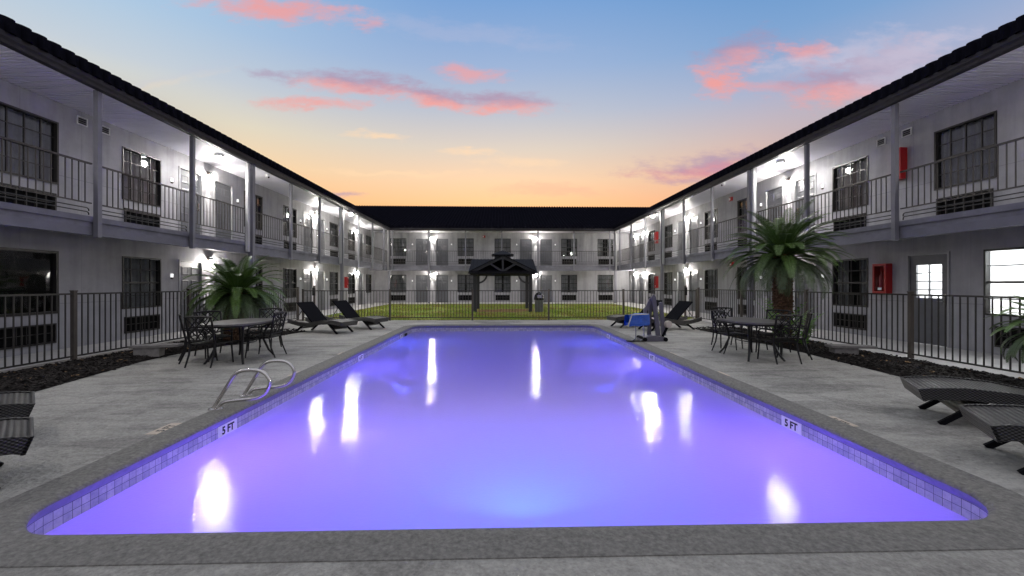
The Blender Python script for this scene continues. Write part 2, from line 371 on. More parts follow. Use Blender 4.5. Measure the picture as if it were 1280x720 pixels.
# ---------------------------------------------------------------- mesh helpers
class MB:
    def __init__(s):
        s.v = []; s.f = []; s.smooth = []; s.uv = None
    def add(s, vs, fs, smooth=False):
        b = len(s.v)
        s.v += [tuple(p) for p in vs]
        for f in fs:
            s.f.append(tuple(i + b for i in f)); s.smooth.append(smooth)
        return s
    def box(s, x0, x1, y0, y1, z0, z1, m=None):
        vs = [(x, y, z) for x in (x0, x1) for y in (y0, y1) for z in (z0, z1)]
        if m is not None: vs = [m @ Vector(p) for p in vs]
        return s.add(vs, [(0, 1, 3, 2), (4, 6, 7, 5), (0, 4, 5, 1), (2, 3, 7, 6), (0, 2, 6, 4), (1, 5, 7, 3)])
    def bar(s, a, b, w, h=None, up=(0, 0, 1)):
        a = Vector(a); b = Vector(b); h = h or w
        d = b - a; L = d.length
        if L < 1e-6: return s
        d.normalize(); upv = Vector(up)
        if abs(d.dot(upv)) > .98: upv = Vector((1, 0, 0))
        sx = d.cross(upv).normalized(); sz = sx.cross(d)
        vs = []
        for p in (a, b):
            for i, j in ((-1, -1), (1, -1), (1, 1), (-1, 1)):
                vs.append(p + sx * (i * w / 2) + sz * (j * h / 2))
        return s.add(vs, [(3, 2, 1, 0), (4, 5, 6, 7), (0, 1, 5, 4), (1, 2, 6, 5), (2, 3, 7, 6), (3, 0, 4, 7)])
    def tube(s, path, r, n=8, closed=False, caps=True):
        P = [Vector(p) for p in path]; k = len(P)
        R = r if isinstance(r, (list, tuple)) else [r] * k
        rings = []; prev = None
        for i in range(k):
            if closed: d = (P[(i + 1) % k] - P[i - 1])
            else: d = (P[min(i + 1, k - 1)] - P[max(i - 1, 0)])
            d.normalize()
            if prev is None:
                a = Vector((0, 0, 1)) if abs(d.z) < .9 else Vector((1, 0, 0))
                nx = d.cross(a).normalized()
            else:
                nx = (prev - d * prev.dot(d)).normalized()
            prev = nx; ny = d.cross(nx)
            rings.append([P[i] + (nx * cos(2 * pi * j / n) + ny * sin(2 * pi * j / n)) * R[i] for j in range(n)])
        vs = [p for ring in rings for p in ring]; fs = []
        for i in range(k if closed else k - 1):
            i2 = (i + 1) % k
            for j in range(n):
                fs.append((i * n + j, i * n + (j + 1) % n, i2 * n + (j + 1) % n, i2 * n + j))
        if not closed and caps:
            fs.append(tuple(range(n))[::-1]); fs.append(tuple((k - 1) * n + j for j in range(n)))
        return s.add(vs, fs, True)
    def lathe(s, prof, n=16, c=(0, 0, 0)):
        vs = []; fs = []
        for (r, z) in prof:
            for j in range(n):
                a = 2 * pi * j / n
                vs.append((c[0] + r * cos(a), c[1] + r * sin(a), c[2] + z))
        for i in range(len(prof) - 1):
            for j in range(n):
                fs.append((i * n + j, i * n + (j + 1) % n, (i + 1) * n + (j + 1) % n, (i + 1) * n + j))
        fs.append(tuple(range(n))[::-1]); fs.append(tuple((len(prof) - 1) * n + j for j in range(n)))
        return s.add(vs, fs, True)
    def prism(s, poly, y0, y1, axis='y'):
        n = len(poly); vs = []
        for y in (y0, y1):
            for (a, b) in poly:
                vs.append({'y': (a, y, b), 'x': (y, a, b), 'z': (a, b, y)}[axis])
        fs = [tuple(range(n)), tuple(range(2 * n - 1, n - 1, -1))]
        for i in range(n):
            j = (i + 1) % n; fs.append((i, i + n, j + n, j))
        return s.add(vs, fs)
    def mesh(s, name, m, recalc=True):
        me = bpy.data.meshes.new(name)
        me.from_pydata([tuple(v) for v in s.v], [], s.f)
        me.polygons.foreach_set('use_smooth', s.smooth)
        if recalc:
            bm = bmesh.new(); bm.from_mesh(me)
            bmesh.ops.recalc_face_normals(bm, faces=bm.faces); bm.to_mesh(me); bm.free()
        if any(s.smooth):
            try: me.set_sharp_from_angle(angle=radians(40))
            except Exception: pass
        for mm in (m if isinstance(m, (list, tuple)) else [m]): me.materials.append(M[mm])
        return me
    def build(s, name, m, parent=None, loc=(0, 0, 0), rot=(0, 0, 0), recalc=True):
        return link(name, s.mesh(name, m, recalc), parent, loc, rot)

def link(name, data, parent=None, loc=(0, 0, 0), rot=(0, 0, 0)):
    o = bpy.data.objects.new(name, data); COL.objects.link(o)
    o.location = loc; o.rotation_euler = rot; o.parent = parent
    return o
def tag(o, label=None, cat=None, group=None, kind=None):
    if label: o['label'] = label
    if cat: o['category'] = cat
    if group: o['group'] = group
    if kind: o['kind'] = kind
    return o
def thing(name, label, cat, loc=(0, 0, 0), rz=0.0, group=None):
    return tag(link(name, None, None, loc, (0, 0, rz)), label, cat, group)
KIDS = {}
def copy_tree(o, parent=None):
    c = o.copy(); COL.objects.link(c); c.parent = parent
    for ch in list(o.children): copy_tree(ch, c)
    return c
def copy_thing(o, loc, rz, label):
    c = copy_tree(o); c.location = loc; c.rotation_euler = (0, 0, rz); c['label'] = label
    return c
def plight(name, loc, power, color=(1, .95, .88), r=.06, parent=None):
    l = bpy.data.lights.new(name, 'POINT'); l.energy = power; l.color = color; l.shadow_soft_size = r
    return link(name, l, parent, loc)
def spot(name, loc, rot, power, color=(1, .95, .88), ang=80, blend=.6, r=.05, parent=None):
    l = bpy.data.lights.new(name, 'SPOT'); l.energy = power; l.color = color; l.spot_size = radians(ang); l.spot_blend = blend; l.shadow_soft_size = r
    return link(name, l, parent, loc, rot)
def text_mesh(name, body, size, m, parent, loc, rot, bold=0.0):
    cu = bpy.data.curves.new(name, 'FONT'); cu.body = body; cu.size = size; cu.align_x = 'CENTER'; cu.align_y = 'CENTER'; cu.extrude = 0.0012; cu.offset = bold
    tmp = bpy.data.objects.new(name, cu); COL.objects.link(tmp)
    bpy.context.view_layer.update()
    dg = bpy.context.evaluated_depsgraph_get()
    me = bpy.data.meshes.new_from_object(tmp.evaluated_get(dg)); bpy.data.objects.remove(tmp)
    me.materials.clear(); me.materials.append(M[m])
    return link(name, me, parent, loc, rot)

# ---------------------------------------------------------------- ground, deck, pool
PX0, PX1, PY0, PY1, PR = -2.88, 3.15, 2.40, 14.35, 0.42
WZ = -0.207
def pool_loop(off=0.0, r=None, nc=10, ns=26):
    """rounded rectangle, anticlockwise; off > 0 grows outward"""
    r = (PR if r is None else r); pts = []
    x0, x1, y0, y1 = PX0, PX1, PY0, PY1
    cs = [(x1 - r, y0 + r, -pi / 2), (x1 - r, y1 - r, 0), (x0 + r, y1 - r, pi / 2), (x0 + r, y0 + r, pi)]
    for i, (cx, cy, a0) in enumerate(cs):
        for k in range(nc + 1):
            a = a0 + pi / 2 * k / nc
            pts.append((cx + (r + off) * cos(a), cy + (r + off) * sin(a), a, cx, cy))
    return pts
def ring(inner, rect):
    """flat ring between the pool loop and a rectangle"""
    X0, X1, Y0, Y1 = rect
    vs = []; outer = []
    for (x, y, a, cx, cy) in inner:
        d = (cos(a), sin(a)); t = 1e9
        if d[0] > 1e-6: t = min(t, (X1 - x) / d[0])
        if d[0] < -1e-6: t = min(t, (X0 - x) / d[0])
        if d[1] > 1e-6: t = min(t, (Y1 - y) / d[1])
        if d[1] < -1e-6: t = min(t, (Y0 - y) / d[1])
        outer.append((x + d[0] * t, y + d[1] * t))
    return outer

mb = MB()
lp = pool_loop(0.25)
ou = ring(lp, (-7.45, 7.75, -3.0, 16.35))
n = len(lp)
mb.add([(p[0], p[1], 0) for p in lp] + [(p[0], p[1], 0) for p in ou], [(i, (i + 1) % n, (i + 1) % n + n, i + n) for i in range(n)])
corners = [(7.75, -3.0), (7.75, 16.35), (-7.45, 16.35), (-7.45, -3.0)]
for i in range(n):   # close the four clipped corner triangles
    a, b = ou[i], ou[(i + 1) % n]
    if abs(a[0] - b[0]) > 1e-4 and abs(a[1] - b[1]) > 1e-4:
        c = min(corners, key=lambda q: (q[0] - a[0]) ** 2 + (q[1] - a[1]) ** 2 + (q[0] - b[0]) ** 2 + (q[1] - b[1]) ** 2)
        mb.add([(*a, 0), (*c, 0), (*b, 0)], [(0, 1, 2)])
tag(mb.build('pool_deck', 'pool_deck_paint'), kind='structure')

def sheet(x0, x1, y0, y1, z, nx=1, ny=1, zf=None):
    m_ = MB(); vs = []
    for j in range(ny + 1):
        for i in range(nx + 1):
            x = x0 + (x1 - x0) * i / nx; y = y0 + (y1 - y0) * j / ny
            vs.append((x, y, z + (zf(x, y) if zf else 0)))
    m_.add(vs, [(j * (nx + 1) + i, j * (nx + 1) + i + 1, (j + 1) * (nx + 1) + i + 1, (j + 1) * (nx + 1) + i) for j in range(ny) for i in range(nx)])
    return m_
g = MB()
for (a, b, c, d) in ((-500, -7.45, -500, 500), (7.75, 500, -500, 500), (-7.45, 7.75, -500, -3.0), (-7.45, 7.75, 16.35, 500)):
    g.add([(a, c, -.03), (b, c, -.03), (b, d, -.03), (a, d, -.03)], [(0, 1, 2, 3)])
tag(g.build('ground', 'earth'), kind='structure')

pool = thing('swimming_pool', 'long rectangular swimming pool with rounded corners and waterline tiles', 'pool', ((PX0 + PX1) / 2, (PY0 + PY1) / 2, 0))
pc = Vector(pool.location)
def loc_pool(p): return (p[0] - pc.x, p[1] - pc.y, p[2])
# coping: bullnose profile swept round the loop (offset outward, height)
prof = [(0.262, -0.012), (0.258, 0.006), (0.10, 0.012), (0.05, 0.013), (0.012, 0.009), (-0.012, 0.001), (-0.024, -0.010), (-0.029, -0.022), (-0.022, -0.044), (-0.006, -0.070), (0.013, -0.090)]
rows = []
for (o_, z) in prof:
    rows.append([loc_pool((p[0], p[1], z)) for p in pool_loop(o_)])
def loft_closed(m_, rows, smooth=True):
    n_ = len(rows[0]); b = []
    for r_ in rows: b += r_
    m_.add(b, [(k * n_ + i, k * n_ + (i + 1) % n_, (k + 1) * n_ + (i + 1) % n_, (k + 1) * n_ + i) for k in range(len(rows) - 1) for i in range(n_)], smooth)
mb = MB(); loft_closed(mb, rows[:-3]); mb.build('coping', 'coping_concrete', pool)
mb = MB(); loft_closed(mb, rows[-4:]); mb.build('coping_lip', 'coping_lip_lit', pool)  # inner face of the coping, split off to carry the painted pool light
# tile band with UV in metres
lp0 = pool_loop(0.012); n = len(lp0)
cum = [0]
for i in range(n): cum.append(cum[-1] + (Vector(lp0[(i + 1) % n][:2]) - Vector(lp0[i][:2])).length)
mb = MB(); vs = [loc_pool((p[0], p[1], -0.072)) for p in lp0] + [loc_pool((p[0], p[1], -0.339)) for p in lp0]
mb.add(vs, [(i, (i + 1) % n, (i + 1) % n + n, i + n) for i in range(n)])
to = mb.build('tile_band', 'waterline_tile', pool, recalc=False)
uvl = to.data.uv_layers.new(name='uv')
for fi, poly in enumerate(to.data.polygons):
    for k, li in enumerate(poly.loop_indices):
        uvl.data[li].uv = ((cum[fi], cum[fi + 1], cum[fi + 1], cum[fi])[k], (0.0, 0.0, -0.267, -0.267)[k] + 0.255)
# basin walls and floor
r0 = [loc_pool((p[0], p[1], -0.07)) for p in pool_loop(0.016)]
r1 = [loc_pool((p[0], p[1], -1.25)) for p in pool_loop(0.016)]
r2 = [loc_pool((p[0], p[1], -1.5)) for p in pool_loop(-0.20, .45)]
mb = MB(); loft_closed(mb, [r0, r1, r2]); b = len(mb.v); mb.add(r2, [tuple(range(len(r2)))])
mb.build('basin', 'pool_plaster', pool)
# water surface
wl = pool_loop(0.011)
wm = MB(); wm.add([(p[0], p[1], WZ) for p in wl], [tuple(range(len(wl)))])
tag(wm.build('pool_water', 'pool_water'), kind='structure')

def depth_marker(x, y, side, body):
    """white glazed marker tile with black figures, set in the tile band"""
    o = MB().box(-.004, .004, -.155, .155, -.060, .060).build('depth_marker', 'marker_white', pool, loc_pool((x, y, -0.151)))
    rz = pi / 2 if side > 0 else -pi / 2
    text_mesh('lettering', body, .108, 'marker_black', o, (.006 * side, 0, -.002), (pi / 2, 0, rz), .0035)
    return o
for (y, s, tx) in ((4.61, 'L', '5 FT'), (8.94, 'L', '4 FT'), (12.6, 'L', '3 FT'), (4.54, 'R', '5 FT'), (8.79, 'R', '4 FT'), (12.37, 'R', '3 FT')):
    depth_marker(PX0 - .010 if s == 'L' else PX1 + .010, y, 1 if s == 'L' else -1, tx)
# skimmer opening in the left wall
MB().box(-.03, .002, -.14, .14, -.10, .04).build('skimmer', 'room_dark', pool, loc_pool((PX0 + .004, 13.15, -.17)))
# underwater lamps (the pool is lit from below the waterline)
def pool_lamp(label, loc, rz, power, color, pitch=0.0):
    t = thing('underwater_lamp', label, 'pool light', loc, rz, 'lamps under the pool water')
    MB().lathe([(.14, 0), (.14, .02), (.10, .035)], 20).build('lamp_ring', 'satin_steel', t, (0, 0, 0), (pi / 2, 0, 0))
    MB().lathe([(.10, .0), (.085, .012), (.0, .018)], 20).build('lens', 'pool_lens', t, (0, -.034, 0), (pi / 2, 0, 0))
    l = bpy.data.lights.new('lamp_beam', 'AREA'); l.shape = 'DISK'; l.size = .22; l.energy = power; l.color = color; l.spread = radians(150)
    link('lamp_beam', l, t, (0, -.08, 0), (pi / 2 - .75, 0, pi))
    return t
VIO = (0.31, 0.17, 1.0); BLU = (0.06, 0.11, 1.0)
POOLP = 80
pool_lamp('round lamp under the water at the near end of the pool', (.15, PY0 + .01, -.46), pi, POOLP * .36, (.07, .36, 1.0))
for (yy, pw, c, w) in ((4.0, 1.15, VIO, 'nearest the camera'), (8.2, .6, (.18, .13, 1.0), 'halfway along'), (11.6, .7, BLU, 'towards the far end')):
    pool_lamp('round lamp under the water in the left pool wall, ' + w, (PX0 + .01, yy, -1.2), pi / 2, POOLP * pw, c)
    pool_lamp('round lamp under the water in the right pool wall, ' + w, (PX1 - .01, yy, -1.2), -pi / 2, POOLP * pw, c)

# deck marker tiles
def deck_marker(x, y, label, body, rz):
    t = thing('deck_marker', label, 'marker', (x, y, 0), 0, 'marker tiles set in the deck')
    MB().box(-.075, .075, -.16, .16, -.01, .003).build('tile', 'marker_tan', t)
    if body: text_mesh('lettering', body, .10, 'marker_black', t, (0, 0, .004), (0, 0, rz), .001)
for (x, y, s, w, tx) in ((-3.18, 4.16, 'left', 'nearest the camera', '5 FT'), (-3.12, 6.66, 'left', 'just beyond the handrails', ''), (-3.12, 8.6, 'left', 'third from the camera', '4 FT'), (-3.11, 11.9, 'left', 'farthest, by the loungers', ''),
                          (3.40, 4.19, 'right', 'nearest the camera', '5 FT'), (3.39, 6.47, 'right', 'second from the camera', ''), (3.38, 8.36, 'right', 'third from the camera', '4 FT')):
    deck_marker(x, y, 'tan marker tile in the deck on the %s of the pool, %s' % (s, w), tx, -pi / 2 if s == 'right' else pi / 2)

# walkways, lawn, beds, kerbs
tag(sheet(-9.31, -7.62, 3.5, 31.95, .0).build('walkway_left', 'walk_concrete'), kind='structure')
tag(sheet(7.92, 9.73, 3.5, 31.95, .0).build('walkway_right', 'walk_concrete'), kind='structure')
tag(sheet(-7.62, 7.92, 29.5, 31.95, .004).build('walkway_far', 'walk_concrete'), kind='structure')
def lawn_z(x, y): return .02 * mnoise.noise(Vector((x * .5, y * .5, 0)))
tag(sheet(-7.62, 7.92, 16.35, 29.5, -.012, 60, 60, lawn_z).build('lawn', 'lawn'), kind='structure')
def bed(x0f, x1, y0, y1, name):
    m_ = MB(); ny, nx = 60, 10; vs = []
    for j in range(ny + 1):
        y = y0 + (y1 - y0) * j / ny
        xi = x0f(y)
        for i in range(nx + 1):
            s = i / nx; x = xi + (x1 - xi) * s
            vs.append((x, y, .004 + .055 * sin(pi * min(s * 1.6, .8)) * (.7 + .6 * mnoise.noise(Vector((x * 2, y * 2, 0)))) * min(1, (y1 - y) * 3)))
    m_.add(vs, [(j * (nx + 1) + i, j * (nx + 1) + i + 1, (j + 1) * (nx + 1) + i + 1, (j + 1) * (nx + 1) + i) for j in range(ny) for i in range(nx)], True)
    tag(m_.build(name, 'mulch'), kind='structure')
def edgeL(y): return -5.85 - .5 * min(1, max(0, (y - 5.2) / 2.5)) + .72 * min(1, max(0, (y - 8.5) / 4.1))
def edgeR(y): return 5.93 + .15 * min(1, max(0, (y - 6) / 2.5)) - .12 * min(1, max(0, (y - 9) / 4))
bed(edgeL, -7.47, 3.2, 12.7, 'mulch_bed_left')
bed(edgeR, 7.36, 3.2, 13.0, 'mulch_bed_right')
def chips(edge, x1, y0, y1, n_, name):
    m_ = MB(); l_ = MB()
    for k in range(n_):
        y = y0 + (y1 - y0) * random.random() ** 1.5; xi = edge(y)
        s = random.random(); x = xi + (x1 - xi) * s
        z = .012 + .055 * sin(pi * min(s * 1.6, .8))
        L = random.uniform(.015, .055); W = random.uniform(.008, .02)
        a = random.random() * 2 * pi; ti = random.uniform(-.5, .5); tj = random.uniform(-.4, .4)
        mm = Matrix.Translation((x, y, z)) @ Matrix.Rotation(a, 4, 'Z') @ Matrix.Rotation(ti, 4, 'Y') @ Matrix.Rotation(tj, 4, 'X')
        (l_ if random.random() < .018 else m_).box(-L, L, -W, W, -.003, .004, mm)
    tag(m_.build('bark_chips', 'mulch_chip', recalc=False), label='dark bark chips covering the bed by the fence', kind='stuff')
    tag(l_.build('leaf_litter', 'leaf_litter', recalc=False), label='dry brown leaf litter scattered on the bark bed', kind='stuff')
chips(edgeL, -7.45, 3.4, 12.7, 5200, 'L'); chips(edgeR, 7.34, 3.4, 13.0, 5200, 'R')
kb = MB().box(-7.64, -7.46, 3.5, 16.35, -.1, .05).build('kerb_left', 'kerb_concrete'); tag(kb, kind='structure')
kb = MB().box(7.37, 7.94, 3.5, 16.35, -.1, .035).build('kerb_right', 'walk_concrete'); tag(kb, kind='structure')
gm = MB()
for k in range(30000):
    x = random.uniform(-7.5, 7.8); y = 16.45 + (29.4 - 16.45) * random.random() ** 1.25
    nn = mnoise.noise(Vector((x * .45, y * .45, 3))) + .5 * mnoise.noise(Vector((x * 1.3, y * 1.3, 5)))
    if nn < -.22 and random.random() < .8: continue
    if abs(x - .2) < 1.7 and abs(y - 22.6) < 1.6 and random.random() < .75: continue
    h = random.uniform(.03, .085); a = random.random() * 6.28; w = .012
    dx, dy = random.uniform(-.03, .03), random.uniform(-.03, .03)
    gm.add([(x - w * cos(a), y - w * sin(a), -.015), (x + w * cos(a), y + w * sin(a), -.015), (x + dx, y + dy, h)], [(0, 1, 2)])
tag(gm.build('grass', 'grass_blade', recalc=False), label='short patchy grass of the courtyard lawn', kind='stuff')

# ---------------------------------------------------------------- motel wings
WIN_W, WZ0, WZ1, F2 = 1.20, 0.76, 2.07, 2.71
def window_meshes(w=WIN_W, h=WZ1 - WZ0, cols=4, rows=4):
    f = MB(); t = .035 if rows > 1 else .05
    for (a, b, c, d) in ((0, t, 0, h), (w - t, w, 0, h), (t, w - t, 0, t), (t, w - t, h - t, h)): f.box(a, b, -.09, .018, c, d)
    if rows > 1: f.box(t, w - t, -.075, -.015, h * .5 - .022, h * .5 + .022)
    for i in range(1, cols):
        x = w * i / cols; f.box(x - .011, x + .011, -.062, -.034, t, h * .5 - .022); f.box(x - .011, x + .011, -.062, -.034, h * .5 + .022, h - t)
    for r in range(1, rows):
        if r * 2 == rows: continue
        z = h * r / rows; f.box(t, w - t, -.058, -.038, z - .010, z + .010)
    p = MB().box(t * .6, w - t * .6, -.050, -.046, t * .6, h - t * .6)
    return f.mesh('window', 'window_bronze'), p.mesh('pane', 'window_glass')
def curtain_mesh(w, h, seed, gap=0.0):
    r = random.Random(seed); m_ = MB(); nx = 56
    parts = [(0.01, w - .01)] if gap <= 0 else [(0.01, w * (.5 - gap / 2)), (w * (.5 + gap / 2), w - .01)]
    ph = r.random() * 6; fr = r.uniform(34, 46)
    for (a, b) in parts:
        vs = []
        for j in range(2):
            for i in range(nx + 1):
                x = a + (b - a) * i / nx
                vs.append((x, -.15 + .022 * sin(x * fr + ph + .6 * sin(x * 7)) + .008 * sin(x * 90 + j), (.02, h - .02)[j]))
        m_.add(vs, [(i, i + 1, i + nx + 2, i + nx + 1) for i in range(nx)], True)
    return m_.mesh('curtain', 'curtain_cloth')
WINF, WINP = window_meshes()
CURT = [curtain_mesh(WIN_W, WZ1 - WZ0, s, g_) for s, g_ in ((1, 0), (2, 0), (3, .30), (4, 0), (5, .12))]
PICF, PICP = window_meshes(cols=1, rows=1)
OFFF, OFFP = window_meshes(w=1.34, cols=2, rows=4)
def door_meshes(w=.98, h=2.09):
    fr = MB()
    for (a, b, c, d) in ((0, .045, 0, h), (w - .045, w, 0, h), (.045, w - .045, h - .045, h)): fr.box(a, b, -.10, .022, c, d)
    s = MB().box(.047, w - .047, -.07, -.03, .015, h - .047)
    for (x0, x1) in ((.15, .44), (w - .44, w - .15)):
        for (z0, z1) in ((.22, .78), (.92, 1.50), (1.64, 1.90)):
            # raised panel: a bevelled field
            vs = [(x0, -.030, z0), (x1, -.030, z0), (x1, -.030, z1), (x0, -.030, z1), (x0 + .03, -.016, z0 + .03), (x1 - .03, -.016, z0 + .03), (x1 - .03, -.016, z1 - .03), (x0 + .03, -.016, z1 - .03),
                  (x0 + .055, -.022, z0 + .055), (x1 - .055, -.022, z0 + .055), (x1 - .055, -.022, z1 - .055), (x0 + .055, -.022, z1 - .055)]
            s.add(vs, [(0, 1, 5, 4), (1, 2, 6, 5), (2, 3, 7, 6), (3, 0, 4, 7), (4, 5, 9, 8), (5, 6, 10, 9), (6, 7, 11, 10), (7, 4, 8, 11), (8, 9, 10, 11)])
    hl = MB().box(.10, .15, -.03, -.018, .92, 1.16)
    hl.tube([(.125, -.02, 1.0), (.125, .035, 1.0), (.24, .035, 1.0)], .012, 6)
    return s.mesh('door', 'door_slate'), fr.mesh('door_frame', 'door_jamb'), hl.mesh('handle', 'satin_steel')
DOOR, DOORF, DOORH = door_meshes()
def ac_mesh(w=1.08, h=.41):
    m_ = MB()
    for (a, b, c, d) in ((0, .03, 0, h), (w - .03, w, 0, h), (.03, w - .03, 0, .03), (.03, w - .03, h - .03, h)): m_.box(a, b, -.06, .035, c, d)
    for i in range(1, 6): m_.box(w * i / 6 - .009, w * i / 6 + .009, -.03, .006, .03, h - .03)
    m_.box(.03, w - .03, -.025, .004, h * .5, h * .5 + .014)
    b_ = MB().box(.02, w - .02, -.075, -.062, .02, h - .02)
    return m_.mesh('air_conditioner_grille', 'window_bronze'), b_.mesh('grille_backing', 'room_dark')
ACG, ACB = ac_mesh()

def wall_with_holes(x0, x1, z0, z1, holes, depth=.10):
    m_ = MB()
    xs = sorted(set([x0, x1] + [h[0] for h in holes] + [h[1] for h in holes]))
    for a, b in zip(xs[:-1], xs[1:]):
        cut = sorted([(h[2], h[3]) for h in holes if h[0] < (a + b) / 2 < h[1]])
        z = z0; spans = []
        for (c, d) in cut:
            if c > z: spans.append((z, c))
            z = max(z, d)
        if z < z1: spans.append((z, z1))
        for (c, d) in spans: m_.add([(a, 0, c), (b, 0, c), (b, 0, d), (a, 0, d)], [(0, 1, 2, 3)])
    for (a, b, c, d) in holes:
        m_.add([(a, 0, c), (b, 0, c), (b, 0, d), (a, 0, d), (a, -depth, c), (b, -depth, c), (b, -depth, d), (a, -depth, d)],
               [(0, 1, 5, 4), (1, 2, 6, 5), (2, 3, 7, 6), (3, 0, 4, 7)])
    return m_

EAVE_Z, ROOF_Y = 5.21, 1.42
SLAB_Y = 1.30
RAIL_CACHE = {}
def railing_meshes(L):
    key = round(L, 2)
    if key in RAIL_CACHE: return RAIL_CACHE[key]
    r = MB(); z0 = F2
    r.box(0, L, -.022, .022, z0 + 1.02, z0 + 1.05)
    r.box(0, L, -.015, .015, z0 + .245, z0 + .27)
    for z in (.15, .075):
        r.tube([(.05, 0, z0 + z - .05), (.055, 0, z0 + z - .01), (.09, 0, z0 + z + .008), (L - .09, 0, z0 + z + .008), (L - .055, 0, z0 + z - .01), (L - .05, 0, z0 + z - .06)], .011, 6)
    b_ = MB(); k = int(round(L / .128))
    for i in range(1, k): b_.box(L * i / k - .0075, L * i / k + .0075, -.0075, .0075, z0 + .27, z0 + 1.02)
    RAIL_CACHE[key] = (r.mesh('railing', 'rail_bronze'), b_.mesh('baluster_panel', 'rail_bronze'))
    return RAIL_CACHE[key]

def rib_profile(x0, x1, p=.24):
    pts = []; x = x0
    while x < x1:
        for (dx, dz) in ((0, 0), (.085, .004), (.105, .038), (.125, .066), (.165, .074), (.205, .066), (.225, .038)): pts.append((x + dx, dz))
        x += p
    return pts
def ribbed_roof(x0, x1, y_e, y_r, z_e, slope, skirt=.20):
    """barrel-ribbed metal roof: skirt, front slope and back slope"""
    pts = rib_profile(x0, x1); n_ = len(pts); vs = []
    zr = z_e + (y_e - y_r) * slope
    for (x, d) in pts: vs.append((x, y_e + .01 + d, z_e - skirt))
    for (x, d) in pts: vs.append((x, y_e + .005 + d * .8, z_e + d * .5))
    for (x, d) in pts: vs.append((x, y_e - .05, z_e + .015 + d))
    for (x, d) in pts: vs.append((x, y_r, zr + d))
    for (x, d) in pts: vs.append((x, 2 * y_r - y_e, z_e + d))
    m_ = MB()
    m_.add(vs, [(k * n_ + i, k * n_ + i + 1, (k + 1) * n_ + i + 1, (k + 1) * n_ + i) for k in range(4) for i in range(n_ - 1)])
    return m_
def soffit_mesh(x0, x1, y0, y1, z, p=.10):
    m_ = MB(); pts = []; x = x0
    while x < x1 - .01:
        for (dx, dz) in ((0, 0), (.064, 0), (.066, .040), (.098, .040)): pts.append((min(x + dx, x1), z + dz))
        x += p
    pts.append((x1, z)); n_ = len(pts)
    m_.add([(a, y0, b) for a, b in pts] + [(a, y1, b) for a, b in pts], [(i, i + 1, n_ + i + 1, n_ + i) for i in range(n_ - 1)])
    return m_

